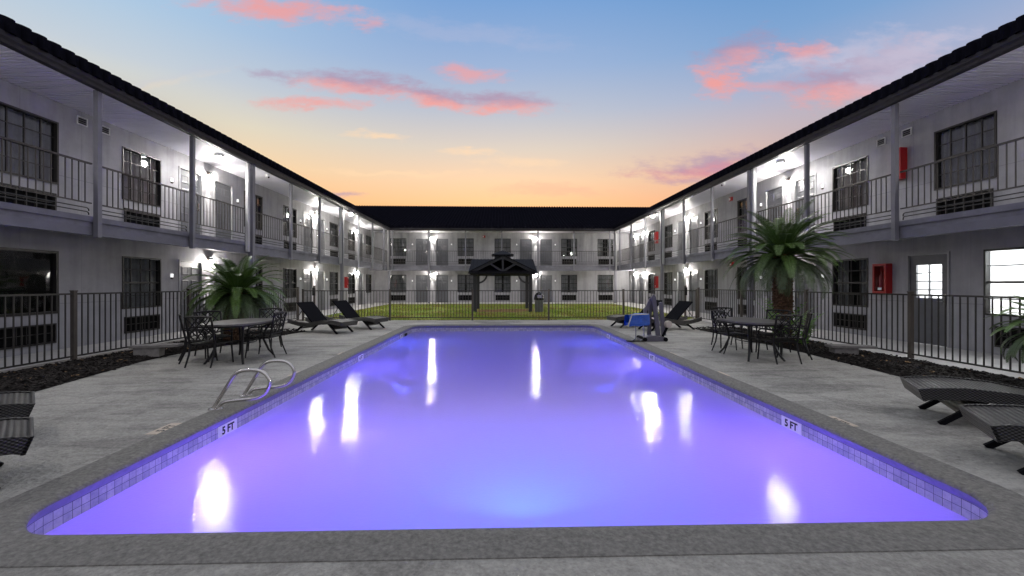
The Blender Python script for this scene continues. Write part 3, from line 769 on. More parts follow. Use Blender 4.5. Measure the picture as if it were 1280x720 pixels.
ORD = ['first', 'second', 'third', 'fourth', 'fifth']
class Wing:
    def __init__(s, name, label, loc, rz, x0, x1, sgn, post_x, col_every, win, doors, slab, eave, title):
        """x along the wall, y out into the court; win/doors: list of (x, floor, style)"""
        s.title = title; s.sgn = sgn
        w = thing('motel_wing', label, 'building', loc, rz, 'wings of the two-storey motel'); s.o = w
        holes = [(x, x + (1.34 if st == 'office' else WIN_W), fl * F2 + WZ0, fl * F2 + WZ1) for (x, fl, st) in win]
        holes += [(x, x + .98, fl * F2 + .0, fl * F2 + 2.09) for (x, fl, st) in doors]
        holes += [(x + .06, x + 1.14, fl * F2 + .15, fl * F2 + .56) for (x, fl, st) in win if st != 'nogrille']
        s.wall = wall_with_holes(x0, x1, -.1, 5.38, holes).build('wall', 'wall_paint', w, recalc=False)
        sh = MB()
        sh.add([(x0, 0, -.1), (x0, -18, -.1), (x0, -18, 5.4), (x0, 0, 5.4)], [(0, 1, 2, 3)])
        sh.add([(x1, 0, -.1), (x1, -18, -.1), (x1, -18, 5.4), (x1, 0, 5.4)], [(0, 1, 2, 3)])
        sh.add([(x0, -18, -.1), (x1, -18, -.1), (x1, -18, 5.4), (x0, -18, 5.4)], [(0, 1, 2, 3)])
        ia = x0 if 'right' not in title else 10.35
        MB().box(ia, x1, -.62, -.5, 0, 5.3).build('inner_wall', 'room_dark', w)
        sh.build('outer_wall', 'wall_paint', w)
        ci = 0
        for (x, fl, st) in win:
            F, P = {'office': (OFFF, OFFP), 'picture': (PICF, PICP)}.get(st, (WINF, WINP))
            f = link('window', F, w, (x, 0, fl * F2 + WZ0)); link('pane', P, f)
            if st not in ('office', 'picture'):
                link('curtain', CURT[{'': (ci * 7 + ci // 3) % 5}.get(st, 3)], f); ci += 1
            if st != 'nogrille':
                g_ = link('air_conditioner_grille', ACG, w, (x + .06, 0, fl * F2 + .15)); link('grille_backing', ACB, g_)
        for (x, fl, st) in doors:
            if st == 'office': continue
            d = link('door', DOOR, w, (x, 0, fl * F2)); link('door_frame', DOORF, d); link('handle', DOORH, d)
            if st == 'flip':
                d.location = (x + .98, 0, fl * F2); d.scale = (-1, 1, 1)
        a, b = slab
        sl = MB().box(a, b, .002, SLAB_Y, 2.60, F2 - .003)
        sl.box(a, b, .002, SLAB_Y - .03, 2.50, 2.60)
        sl.build('gallery_floor', 'slab_paint', w)
        MB().box(a, b, SLAB_Y - .13, SLAB_Y - .02, 2.34, 2.50).build('edge_beam', 'trim_slate', w)
        a, b = eave
        soffit_mesh(a, b, .0, ROOF_Y, EAVE_Z).build('soffit', 'soffit_white', w)
        gt = MB().prism([(ROOF_Y - .03, EAVE_Z - .03), (ROOF_Y + .07, EAVE_Z - .02), (ROOF_Y + .085, EAVE_Z + .03), (ROOF_Y + .11, EAVE_Z + .07), (ROOF_Y + .11, EAVE_Z + .15), (ROOF_Y - .03, EAVE_Z + .15)], a, b, 'x')
        gt.build('gutter', 'fascia_dark', w)
        # upstairs posts and the columns that run to the ground
        ph = .045
        for i, x in enumerate(post_x):
            col = i in col_every
            m_ = MB()
            if col: m_.box(x - .07, x + .07, SLAB_Y + .003, SLAB_Y + .143, -.02, EAVE_Z - .01)
            else: m_.box(x - ph, x + ph, SLAB_Y + .003, SLAB_Y + .093, 2.30, EAVE_Z - .01)
            m_.build('column' if col else 'post', 'post_grey', w)
            if col and 'far' not in title:
                dsp = MB().box(x - sgn * .19 - .05, x - sgn * .19 + .05, SLAB_Y + .01, SLAB_Y + .10, 2.4, EAVE_Z - .02)
                dsp.box(x - sgn * .19 - .06, x - sgn * .19 + .06, SLAB_Y + .0, SLAB_Y + .11, EAVE_Z - .17, EAVE_Z - .02)
                dsp.build('downspout', 'downspout_paint', w)
        for a_, b_ in zip(post_x[:-1], post_x[1:]):
            lo, hi = min(a_, b_) + ph, max(a_, b_) - ph
            R, B = railing_meshes(hi - lo)
            r = link('railing', R, w, (lo, SLAB_Y - .035, 0)); link('baluster_panel', B, r)
    def world(s, x, y, z): return s.o.matrix_basis @ Vector((x, y, z))

def units(Ls, lo, hi, doors=True, skipdoor=()):
    win, drs = [], []
    for L in Ls:
        for fl in (0, 1):
            for x in (L - 3.1, L + 1.9):
                if lo <= x and x + 1.2 <= hi: win.append((x, fl, ''))
            if doors and L not in skipdoor:
                drs.append((L - 1.25, fl, 'flip')); drs.append((L + .27, fl, ''))
    return win, drs

# left wing: local x = -Y
wl_, dl_ = units([-13.87, -21.67], -40, 0)
wl_ += [(-9.25, 1, ''), (-9.25, 0, 'picture'), (-27.6, 0, ''), (-27.6, 1, '')]
dl_ += [(-29.3, 0, ''), (-29.3, 1, '')]
wl_ += [(-31.1, 0, 'nogrille'), (-31.1, 1, 'nogrille')]
postsL = [-(8.67 + 2.6 * k) for k in range(-2, 9)] + [-30.72]
wl_, dl_ = sorted(wl_), sorted(dl_)
left = Wing('left', 'left wing of the grey two-storey motel, along the left side of the pool', (-9.31, 0, 0), -pi / 2, -31.95, -3.2, -1, postsL, (4, 7, 11), wl_, dl_, (-30.69, -3.2), (-30.5, -3.2), 'left')
# right wing: local x = Y
wr_, dr_ = units([14.1, 21.9], 0, 40)
wr_ += [(8.08, 1, ''), (6.96, 0, 'office'), (26.5, 0, ''), (26.5, 1, '')]
dr_ += [(8.95, 0, 'office'), (28.65, 0, ''), (28.65, 1, ''), (30.45, 0, ''), (30.45, 1, '')]
postsR = [8.82 + 2.6 * k for k in range(-2, 9)] + [30.72]
right = Wing('right', 'right wing of the grey two-storey motel, with the lit office door and window', (9.73, 0, 0), pi / 2, 3.2, 31.95, 1, postsR, (4, 7, 11), sorted(wr_), sorted(dr_), (3.2, 30.69), (3.2, 30.5), 'right')
# far wing: local x = -X
wf_, df_ = units([5.07, -2.70], -9, 9)
wf_ += [(-8.55, 0, ''), (-8.55, 1, '')]
postsF = [5.07 + 2.6 * k for k in (1, 0, -1, -2, -3, -4, -5)]
far = Wing('far', 'far wing of the grey two-storey motel, closing the court beyond the lawn', (0, 31.95, 0), pi, -9.73, 9.31, 1, [8.0] + postsF + [-8.40], (2, 5), sorted(wf_), sorted(df_), (-9.73, 9.31), (-9.73, 9.31), 'far')

# roofs (each belongs to its wing)
SL = .333
ribbed_roof(-41.0, -3.2, ROOF_Y + .09, -8.0, EAVE_Z + .34, SL).build('roof', 'roof_metal', left.o, recalc=False)
ribbed_roof(3.2, 41.0, ROOF_Y + .09, -8.0, EAVE_Z + .34, SL).build('roof', 'roof_metal', right.o, recalc=False)
ribbed_roof(-19, 19, ROOF_Y - .20, -8.2, EAVE_Z + .30, SL).build('roof', 'roof_metal', far.o, recalc=False)

# office: door with a lit eight-pane light, and the room behind it
od = MB(); W_, H_ = .98, 2.09
for (a, b, c, d) in ((.047, .20, .015, H_ - .047), (W_ - .20, W_ - .047, .015, H_ - .047), (.20, W_ - .20, .015, 1.06), (.20, W_ - .20, 1.82, H_ - .047)): od.box(a, b, -.07, -.03, c, d)
od.box(W_ / 2 - .012, W_ / 2 + .012, -.062, -.036, 1.06, 1.82)
for k in range(1, 4): od.box(.20, W_ - .20, -.060, -.038, 1.06 + .19 * k - .010, 1.06 + .19 * k + .010)
odo = od.build('door', 'door_slate', right.o, (8.95, 0, 0)); odo['label'] = 'office door with an eight-pane light glowing white'
link('door_frame', DOORF, odo); link('handle', DOORH, odo)
MB().box(.19, W_ - .19, -.052, -.048, 1.05, 1.83).build('pane', 'window_glass', odo)
rm = MB()
A, B, D, H = 5.6, 10.3, -3.6, 2.5
rm.add([(A, -.12, 0), (B, -.12, 0), (B, D, 0), (A, D, 0)], [(0, 1, 2, 3)])
rm.build('office_floor', 'office_floor', right.o, (0, 0, .006), recalc=False)
rm = MB(); rm.add([(A, -.12, 0), (B, -.12, 0), (B, D, 0), (A, D, 0), (A, -.12, H), (B, -.12, H), (B, D, H), (A, D, H)], [(4, 5, 6, 7), (1, 2, 6, 5), (2, 3, 7, 6), (3, 0, 4, 7)])
rm.build('office_wall', 'office_paint', right.o, recalc=False)
MB().box(6.3, 7.5, -2.3, -1.1, H - .05, H - .01).build('ceiling_light', 'panel_glow', right.o)
MB().box(8.6, 9.8, -2.3, -1.1, H - .05, H - .01).build('ceiling_light', 'panel_glow', right.o)
link('office_glow', bpy.data.lights.new('office_glow', 'POINT'), right.o, (8, -1.8, 2.0)).data.energy = 300
# desk and pictures seen through the office window
dk = thing('office_desk', 'dark reception desk inside the lit office window', 'desk', right.world(7.2, -.75, 0), pi / 2)
MB().box(-.9, .35, -.28, .28, .98, 1.03).build('desk_top', 'office_dark', dk)
MB().box(-.86, .31, -.24, .24, 0, .98).build('desk_body', 'office_dark', dk)
ch = thing('office_chair', 'dark high-backed chair behind the reception desk in the lit office', 'chair', right.world(7.85, -1.5, 0), pi / 2)
MB().box(-.24, .24, -.24, .24, .44, .52).build('seat', 'office_dark', ch)
MB().box(-.22, .22, -.30, -.24, .50, 1.28).build('backrest', 'office_dark', ch)
MB().lathe([(.26, 0), (.05, .06), (.03, .44)], 10).build('pedestal', 'office_dark', ch)

# ---------------------------------------------------------------- wall-mounted things
def lantern_meshes():
    cap = MB().box(-.055, .055, 0, .02, -.13, .13)
    cap.lathe([(.03, .235), (.085, .20), (.09, .17), (.075, .165)], 12, (0, .10, -.16))
    cap.bar((0, .01, .05), (0, .10, .06), .02)
    cap.lathe([(.05, .019), (.052, .008), (.02, .0)], 12, (0, .10, -.16))
    gl = MB().lathe([(.028, .02), (.038, .03), (.040, .13), (.036, .165)], 12, (0, .10, -.16))
    return cap.mesh('lamp_bracket', 'lamp_cap'), gl.mesh('lamp_glass', 'lamp_glow')
LCAP, LGL = lantern_meshes()
LAMPW = 5
def lantern(wing, x, fl, label, k=1.0):
    p = wing.world(x, 0, fl * F2 + 2.13)
    t = thing('wall_lantern', label, 'wall lamp', p, wing.o.rotation_euler.z, 'lit lanterns between the room doors')
    link('lamp_bracket', LCAP, t); link('lamp_glass', LGL, t)
    plight('lantern_light', (0, .19, -.12), LAMPW * k, parent=t, r=.05)
    spot('lantern_downlight', (0, .13, -.19), (-.14, 0, 0), LAMPW * 42 * k, ang=34, blend=.8, parent=t)
    return t
plq = MB().box(-.035, .035, 0, .03, -.05, .05).mesh('plaque_face', 'plaque_glow')
plb = MB().lathe([(.03, -.10), (.034, -.06), (.034, -.052)], 8, (0, .018, 0)).mesh('keypad', 'lamp_cap')
def plaque(wing, x, fl, label):
    t = thing('room_plaque', label, 'door plaque', wing.world(x, 0.0, fl * F2 + 1.62), wing.o.rotation_euler.z, 'small lit plaques beside the room doors')
    link('plaque_face', plq, t); link('keypad', plb, t)
FL = ('ground-floor', 'upstairs')
for wing, Ls, nm in ((left, [-13.87, -21.67], 'left wing'), (right, [14.1, 21.9], 'right wing')):
    for i, L in enumerate(Ls):
        for fl in (0, 1):
            lantern(wing, L, fl, '%s white-lit lantern between two doors of the %s, %s' % (FL[fl], nm, ('nearer the camera', 'farther down the wing')[i]))
            for sd in (-1, 1):
                nearer = (sd < 0) == (wing is right)
                plaque(wing, L + sd * 1.52, fl, '%s plaque on the %s, on the %s side of the %s pair of doors' % (FL[fl], nm, ('far', 'near')[nearer], ('nearer', 'farther')[i]))
for fl in (0, 1):
    lantern(left, -27.95, fl, '%s lantern at the far end of the left wing, past its last window' % FL[fl], .9)
    lantern(right, 28.3, fl, '%s lantern at the far end of the right wing, just past its last window' % FL[fl], .9)
    lantern(right, 30.15, fl, '%s lantern in the far corner of the right wing, last before the far wing' % FL[fl], .6)
    for L, nm in ((5.07, 'left'), (-2.70, 'right')):
        lantern(far, L, fl, '%s lantern with the %s pair of doors on the far wing' % (FL[fl], nm), .6)
        for sd in (-1, 1):
            plaque(far, L + sd * 1.45, fl, '%s plaque on the far wing, %s of the %s pair of doors' % (FL[fl], 'right' if sd < 0 else 'left', nm))

def soffit_globe(wing, x, y, label):
    t = thing('soffit_light', label, 'ceiling light', wing.world(x, y, EAVE_Z), 0, 'round lights under the eaves')
    MB().lathe([(.12, 0), (.125, -.10), (.105, -.105), (.095, -.06), (.0, -.06)], 18).build('lamp_base', 'white_plastic', t)
    MB().lathe([(.02, -.118), (.045, -.110), (.055, -.090), (.055, -.07)], 16).build('globe', 'globe_glow', t)
    plight('globe_light', (0, 0, -.30), 16, parent=t, r=.09, color=(1, .97, .93))
soffit_globe(left, -12.8, 1.04, 'round glowing light under the left eave near the palm')
soffit_globe(right, 12.98, 1.03, 'round glowing light under the right eave above the palm')
soffit_globe(left, -5.0, 1.04, 'round glowing light under the left eave nearest the camera')
soffit_globe(right, 5.2, 1.03, 'round glowing light under the right eave nearest the camera')
def floodlight(wing, x, label):
    t = thing('flood_lamp', label, 'floodlight', wing.world(x, ROOF_Y + .0, EAVE_Z - .05), wing.o.rotation_euler.z, 'floodlights on the gutters')
    MB().box(-.05, .05, -.05, .05, -.02, .03).build('bracket', 'lamp_cap', t)
    MB().lathe([(.035, 0), (.05, -.05), (.085, -.14)][::-1], 14).build('shade', 'white_plastic', t, (0, .06, -.03), (.5, 0, 0))
    MB().lathe([(.03, -.185), (.07, -.17), (.082, -.139)], 14).build('bulb', 'flood_glow', t, (0, .06, -.03), (.5, 0, 0))
    plight('flood_light', (0, .25, -.28), 35, parent=t, r=.09, color=(1, .95, .87))
floodlight(left, -22.4, 'bright floodlight under the left gutter near the far end')
floodlight(right, 22.65, 'bright floodlight under the right gutter near the far end')

def extinguisher_cabinet(p, rz, label, w=.38, h=.75):
    t = thing('extinguisher_cabinet', label, 'fire cabinet', p, rz, 'red fire extinguisher cabinets')
    m_ = MB()
    for (a, b, c, d) in ((-w / 2, -w / 2 + .05, 0, h), (w / 2 - .05, w / 2, 0, h), (-w / 2 + .05, w / 2 - .05, 0, .06), (-w / 2 + .05, w / 2 - .05, h - .06, h)): m_.box(a, b, 0, .17, c, d)
    m_.box(-w / 2 + .05, w / 2 - .05, 0, .02, .06, h - .06)
    m_.build('cabinet', 'red_enamel', t)
    MB().box(-w / 2 + .045, w / 2 - .045, .145, .150, .055, h - .055).build('pane', 'window_glass', t)
    MB().lathe([(.06, .07), (.065, .09), (.065, .42), (.03, .50), (.025, .56)], 12, (0, .085, 0)).build('extinguisher', 'red_enamel', t)
    MB().box(-.05, .05, .146, .156, .09, .15).build('glass_label', 'marker_white', t)
extinguisher_cabinet(right.world(10.5, 0, 1.14), right.o.rotation_euler.z, 'red glazed cabinet on the right wing beside the office door')
extinguisher_cabinet(right.world(10.03, 0, 3.90), right.o.rotation_euler.z, 'red cabinet upstairs on the right wing, half behind a post', .22)
extinguisher_cabinet(right.world(26.05, 0, 1.14), right.o.rotation_euler.z, 'ground-floor red cabinet at the far end of the right wing', .24, .72)
extinguisher_cabinet(right.world(26.05, 0, 3.88), right.o.rotation_euler.z, 'upstairs red cabinet at the far end of the right wing', .24, .72)
extinguisher_cabinet(left.world(-25.9, 0, 1.14), left.o.rotation_euler.z, 'ground-floor red cabinet at the far end of the left wing', .22, .66)
def alarm(wing, x, z, label):
    t = thing('fire_alarm', label, 'fire alarm', wing.world(x, 0, z), wing.o.rotation_euler.z, 'red fire alarm sounders')
    MB().box(-.10, .10, 0, .05, -.08, .08).build('sounder', 'red_enamel', t)
    MB().box(.01, .08, .05, .075, -.045, .045).build('strobe', 'white_plastic', t)
alarm(right, 17.66, 4.95, 'red fire alarm upstairs on the right wing under the eave')
alarm(right, 17.6, 2.22, 'red fire alarm on the ground floor behind the right palm')
alarm(far, 1.2, 4.92, 'red fire alarm upstairs on the far wing above the gazebo')
def dome_camera(wing, x, y, label):
    t = thing('security_camera', label, 'camera', wing.world(x, y, EAVE_Z), wing.o.rotation_euler.z, 'security cameras under the eaves')
    MB().lathe([(.04, -.12), (.06, -.10), (.065, -.05), (.07, -.045), (.07, 0)], 12).build('housing', 'white_plastic', t)
    MB().tube([(0, 0, -.07), (0, .06, -.10)], .035, 8).build('lens', 'bin_lid_plastic', t)
dome_camera(left, -15.15, 1.17, 'white security camera under the left eave'); dome_camera(right, 15.9, 1.29, 'white security camera under the right eave')
def vent(wing, x, label):
    t = thing('wall_vent', label, 'vent', wing.world(x, 0, 5.0), wing.o.rotation_euler.z, 'small vents high on the walls')
    m_ = MB()
    for (a, b, c, d) in ((-.12, -.10, -.09, .09), (.10, .12, -.09, .09), (-.10, .10, -.09, -.07), (-.10, .10, .07, .09)): m_.box(a, b, 0, .03, c, d)
    m_.build('vent_frame', 'white_plastic', t)
    s_ = MB()
    for k in range(3): s_.box(-.10, .10, .002, .02, -.06 + k * .045, -.035 + k * .045)
    s_.build('louvre', 'fascia_dark', t)
vent(left, -9.75, 'small vent upstairs on the left wing, just before the first post'); vent(left, -10.3, 'small vent upstairs on the left wing, just past the first post')
vent(right, 9.92, 'small vent upstairs on the right wing above the red cabinet'); vent(right, 10.6, 'small vent upstairs on the right wing left of the first post')

# ---------------------------------------------------------------- fences
def fence_panel(p0, p1, h, m_, zb=0.03):
    p0 = Vector(p0); p1 = Vector(p1); d = p1 - p0; L = d.length; u = d.normalized()
    m_.bar(p0 + Vector((0, 0, h - .015)), p1 + Vector((0, 0, h - .015)), .032, .030)
    m_.bar(p0 + Vector((0, 0, .11)), p1 + Vector((0, 0, .11)), .028, .026)
    k = int(round(L / .114))
    for i in range(1, k):
        q = p0 + u * (L * i / k)
        m_.box(q.x - .008, q.x + .008, q.y - .008, q.y + .008, zb + .09, h - .028)
def fence(label, pts, h, tall=(), name='iron_fence'):
    t = thing(name, label, 'fence', pts[0], 0, 'bronze railing fences round the pool')
    o = Vector(pts[0])
    for i, p in enumerate(pts):
        q = Vector(p) - o; hh = h + (.16 if i in tall else .03)
        m_ = MB().box(q.x - .032, q.x + .032, q.y - .032, q.y + .032, -.02, hh); m_.box(q.x - .038, q.x + .038, q.y - .038, q.y + .038, hh, hh + .018)
        po = m_.build('fence_post', 'fence_post_bronze', t)
        if i in tall: MB().box(q.x - .05, q.x + .05, q.y - .075, q.y - .033, hh - .35, hh - .05).build('latch', 'black_metal', po)
    for a, b in zip(pts[:-1], pts[1:]):
        a = Vector(a) - o; b = Vector(b) - o; u = (b - a).normalized() * .034
        m_ = MB(); fence_panel(a + u, b - u, h, m_); m_.build('picket_panel', 'fence_bronze', t)
FX0, FX1 = -7.50, 7.47
fence('bronze picket fence along the left bark bed, in front of the left wing', [(FX0, 4.85, 0), (FX0, 7.72, 0), (FX0, 10.5, 0), (FX0, 13.3, 0), (FX0, 16.05, 0)], 1.22)
fence('bronze picket fence along the right bark bed, in front of the office door', [(FX1, 4.75, 0), (FX1, 7.55, 0), (FX1, 10.2, 0), (FX1, 13.0, 0), (FX1, 15.85, 0)], 1.20)
fence('bronze picket fence across the far end of the deck, in front of the lawn', [(-7.40, 16.25, 0), (-6.98, 16.25, 0), (-4.16, 16.25, 0), (-1.05, 16.25, 0), (1.86, 16.25, 0), (4.74, 16.25, 0), (7.14, 16.25, 0), (7.58, 16.25, 0)], 1.14, (1, 6))

# ---------------------------------------------------------------- gazebo and bin on the lawn
gz = thing('grill_gazebo', 'charcoal timber gazebo with a gabled metal roof and small cupola on the lawn', 'gazebo', (.14, 22.75, 0))
for (x, y) in ((-1.38, -1.45), (1.38, -1.45), (-1.38, 1.4), (1.38, 1.4)):
    po = MB().box(x - .085, x + .085, y - .085, y + .085, -.05, 1.84).build('post', 'charcoal_timber', gz)
fr = MB()
for y in (-1.45, 1.4): fr.box(-1.62, 1.62, y - .075, y + .075, 1.84, 1.98)
for x in (-1.38, 1.38): fr.box(x - .07, x + .07, -1.375, 1.325, 1.845, 1.975)
fr.build('beam', 'charcoal_timber', gz)
for sx in (-1, 1):
    br = MB(); pts = []
    for k in range(7):
        a = pi / 2 * k / 6; pts.append((sx * (1.28 - .52 * (1 - cos(a))) if False else sx * (1.30 - .50 * sin(a)), -1.45, 1.84 - .42 * cos(a) + .0))
    for a_, b_ in zip(pts[:-1], pts[1:]): br.bar(a_, b_, .09, .09, (0, 1, 0))
    br.build('brace', 'charcoal_timber', gz)
tr = MB()
tr.bar((-1.62, -1.62, 1.93), (0, -1.62, 2.72), .10, .13, (0, 0, 1)); tr.bar((1.62, -1.62, 1.93), (0, -1.62, 2.72), .10, .13, (0, 0, 1))
tr.bar((0, -1.60, 1.98), (0, -1.60, 2.66), .10, .11, (0, 1, 0))
tr.bar((0, -1.59, 2.00), (-.62, -1.59, 2.38), .09, .10); tr.bar((0, -1.59, 2.00), (.62, -1.59, 2.38), .09, .10)
tr.build('gable_truss', 'charcoal_timber', gz)
rf = MB()
# main roof: ridge runs across, with standing seams; a cross gable faces the pool
E0, E1, R0, R1 = -1.70, 1.70, -1.62, 1.62
rf.add([(E0, -1.85, 1.93), (E1, -1.85, 1.93), (R1, 0, 2.70), (R0, 0, 2.70), (E0, 1.85, 1.93), (E1, 1.85, 1.93)], [(0, 1, 2, 3), (3, 2, 5, 4), (0, 3, 4), (1, 5, 2)])
rf.add([(E0, -1.85, 1.89), (E1, -1.85, 1.89), (E1, 1.85, 1.89), (E0, 1.85, 1.89), (E0, -1.85, 1.93), (E1, -1.85, 1.93), (E1, 1.85, 1.93), (E0, 1.85, 1.93)], [(0, 1, 5, 4), (1, 2, 6, 5), (2, 3, 7, 6), (3, 0, 4, 7)])
for k in range(17):
    s = (k + .5) / 17; x0 = E0 + (E1 - E0) * s; x1 = R0 + (R1 - R0) * s
    rf.bar((x0, -1.86, 1.945), (x1, -.01, 2.715), .022, .03); rf.bar((x0, 1.86, 1.945), (x1, .01, 2.715), .022, .03)
for sx in (-1, 1):
    rf.add([(sx * 1.66, -1.74, 1.97), (0, -1.74, 2.80), (0, .1, 2.80), (sx * 1.66, -1.70, 1.97), (sx * 1.66, -1.74, 2.01), (0, -1.74, 2.84), (0, .1, 2.84)], [(0, 1, 5, 4), (4, 5, 6), (0, 1, 2)])
rf.build('roof', 'gazebo_roof_metal', gz)
cu = MB().box(-.42, .42, -.42, .42, 2.60, 2.90); cu.build('cupola_base', 'charcoal_timber', gz)
MB().add([(-.58, -.58, 2.92), (.58, -.58, 2.92), (.58, .58, 2.92), (-.58, .58, 2.92), (0, 0, 3.18), (-.58, -.58, 2.88), (.58, -.58, 2.88), (.58, .58, 2.88), (-.58, .58, 2.88)],
         [(0, 1, 4), (1, 2, 4), (2, 3, 4), (3, 0, 4), (0, 1, 6, 5), (1, 2, 7, 6), (2, 3, 8, 7), (3, 0, 5, 8), (5, 6, 7, 8)]).build('cupola_roof', 'gazebo_roof_metal', gz)
bn = thing('trash_bin', 'grey round trash bin with a black domed lid on the lawn beside the gazebo', 'trash bin', (1.92, 20.95, 0))
MB().lathe([(.19, 0), (.21, .02), (.225, .60), (.23, .62), (.20, .62)], 20).build('body', 'bin_plastic', bn)
MB().lathe([(.245, .60), (.25, .66), (.235, .78), (.18, .90), (.09, .955), (.05, .96), (.05, 1.0), (.0, 1.0)], 20).build('domed_lid', 'bin_lid_plastic', bn)
MB().box(-.10, .10, -.262, -.20, .70, .84).build('flap', 'satin_steel', bn)

# ---------------------------------------------------------------- patio tables and chairs
def make_chair(label):
    t = thing('patio_chair', label, 'chair', (0, 0, 0), 0, 'cast metal chairs at the two tables')
    # faces +y; origin under the seat
    s_ = MB()
    s_.box(-.25, .25, -.23, .25, .405, .43)
    for k in range(7): s_.box(-.235, .235, -.20 + k * .062, -.165 + k * .062, .43, .437)
    s_.build('seat', 'black_metal', t)
    def bk(x, z): return (x, -.235 - (z - .42) * .20, z)
    b_ = MB()
    for sx in (-1, 1): b_.tube([bk(sx * .235, .42), bk(sx * .24, .62), bk(sx * .245, .93)], .018, 6)
    b_.tube([bk(-.26, .93), bk(-.12, .945), bk(.12, .945), bk(.26, .93)], .020, 6)
    b_.tube([bk(-.235, .50), bk(.235, .50)], .011, 6)
    for sx in (-1, 1):
        b_.tube([bk(sx * .235, .92), bk(-sx * .10, .51)], .0115, 5); b_.tube([bk(sx * .12, .93), bk(-sx * .235, .58)], .0115, 5)
        b_.tube([bk(sx * .235, .74), bk(sx * .02, .51)], .0115, 5); b_.tube([bk(sx * .0, .93), bk(sx * .235, .68)], .0115, 5)
        b_.tube([bk(sx * .235, .60), bk(sx * .14, .51)], .0115, 5)
    b_.build('backrest', 'black_metal', t)
    for sx in (-1, 1):
        MB().tube([bk(sx * .235, .64), (sx * .265, -.10, .655), (sx * .27, .12, .645), (sx * .265, .20, .60), (sx * .25, .22, .43)], .016, 6).build('armrest', 'black_metal', t)
        MB().tube([(sx * .24, .22, .43), (sx * .245, .235, .20), (sx * .25, .26, 0)], [.017, .016, .014], 6).build('leg', 'black_metal', t)
        MB().tube([(sx * .235, -.22, .43), (sx * .235, -.26, .22), (sx * .24, -.35, 0)], [.018, .017, .014], 6).build('leg', 'black_metal', t)
    return t
def make_table(label):
    t = thing('patio_table', label, 'table', (0, 0, 0), 0, 'oval patio tables')
    prof_ = []
    for k in range(40):
        a = 2 * pi * k / 40; c, s = cos(a), sin(a)
        prof_.append((.46 * math.copysign(abs(c) ** .75, c), .72 * math.copysign(abs(s) ** .75, s)))
    tp = MB().prism(prof_, .672, .700, 'z'); tp.build('tabletop', 'table_top_stone', t)
    MB().prism([(x * .94, y * .95) for x, y in prof_], .640, .671, 'z').build('apron', 'black_metal', t)
    for sx in (-1, 1):
        for sy in (-1, 1):
            MB().tube([(sx * .30, sy * .46, .645), (sx * .24, sy * .36, .50), (sx * .22, sy * .34, .32), (sx * .27, sy * .42, .12), (sx * .33, sy * .50, 0)], [.022, .021, .020, .020, .018], 6).build('leg', 'black_metal', t)
    MB().tube([(.22 * cos(a), .34 * sin(a), .32) for a in [2 * pi * k / 16 for k in range(16)]], .010, 5, closed=True).build('brace_ring', 'black_metal', t)
    return t
tb = make_table('oval metal table on the left of the pool, in front of the short palm'); tb.location = (-4.74, 7.95, 0)
copy_thing(tb, (4.74, 7.95, 0), 0, 'oval metal table on the right of the pool, in front of the tall palm')
def face(dx, dy): return math.atan2(dy, dx) - pi / 2
chair = make_chair('black lattice-back chair at the left table, nearest the camera with its back to us')
chair.location = (-4.945, 7.45, 0); chair.rotation_euler = (0, 0, face(.05, 1)); chair.scale = (.89, .89, .89)
for (x, y, dx, dy, lb) in (
        (-5.40, 7.85, .8, .6, 'lattice-back chair at the left table, farthest left beside the bark bed'),
        (-5.48, 8.34, .8, -.6, 'lattice-back chair behind the left table, left of the palm trunk'),
        (-4.51, 8.30, -1, .0, 'lattice-back chair on the pool side of the left table, turned sideways'),
        (-4.97, 9.15, 0.1, -1, 'lattice-back chair at the far end of the left table, facing us'),
        (4.70, 8.50, 1, .05, 'lattice-back chair on the pool side of the right table, turned sideways'),
        (4.97, 9.2, -.1, -1, 'lattice-back chair at the far end of the right table, facing us'),
        (4.965, 7.49, 0, 1, 'black lattice-back chair at the right table, nearest the camera with its back to us'),
        (5.50, 7.92, -.85, .5, 'lattice-back chair at the right table, farthest right beside the bark bed'),
        (5.48, 8.42, -.8, -.6, 'lattice-back chair behind the right table, in front of the palm trunk')):
    copy_thing(chair, (x, y, 0), face(dx, dy), lb)

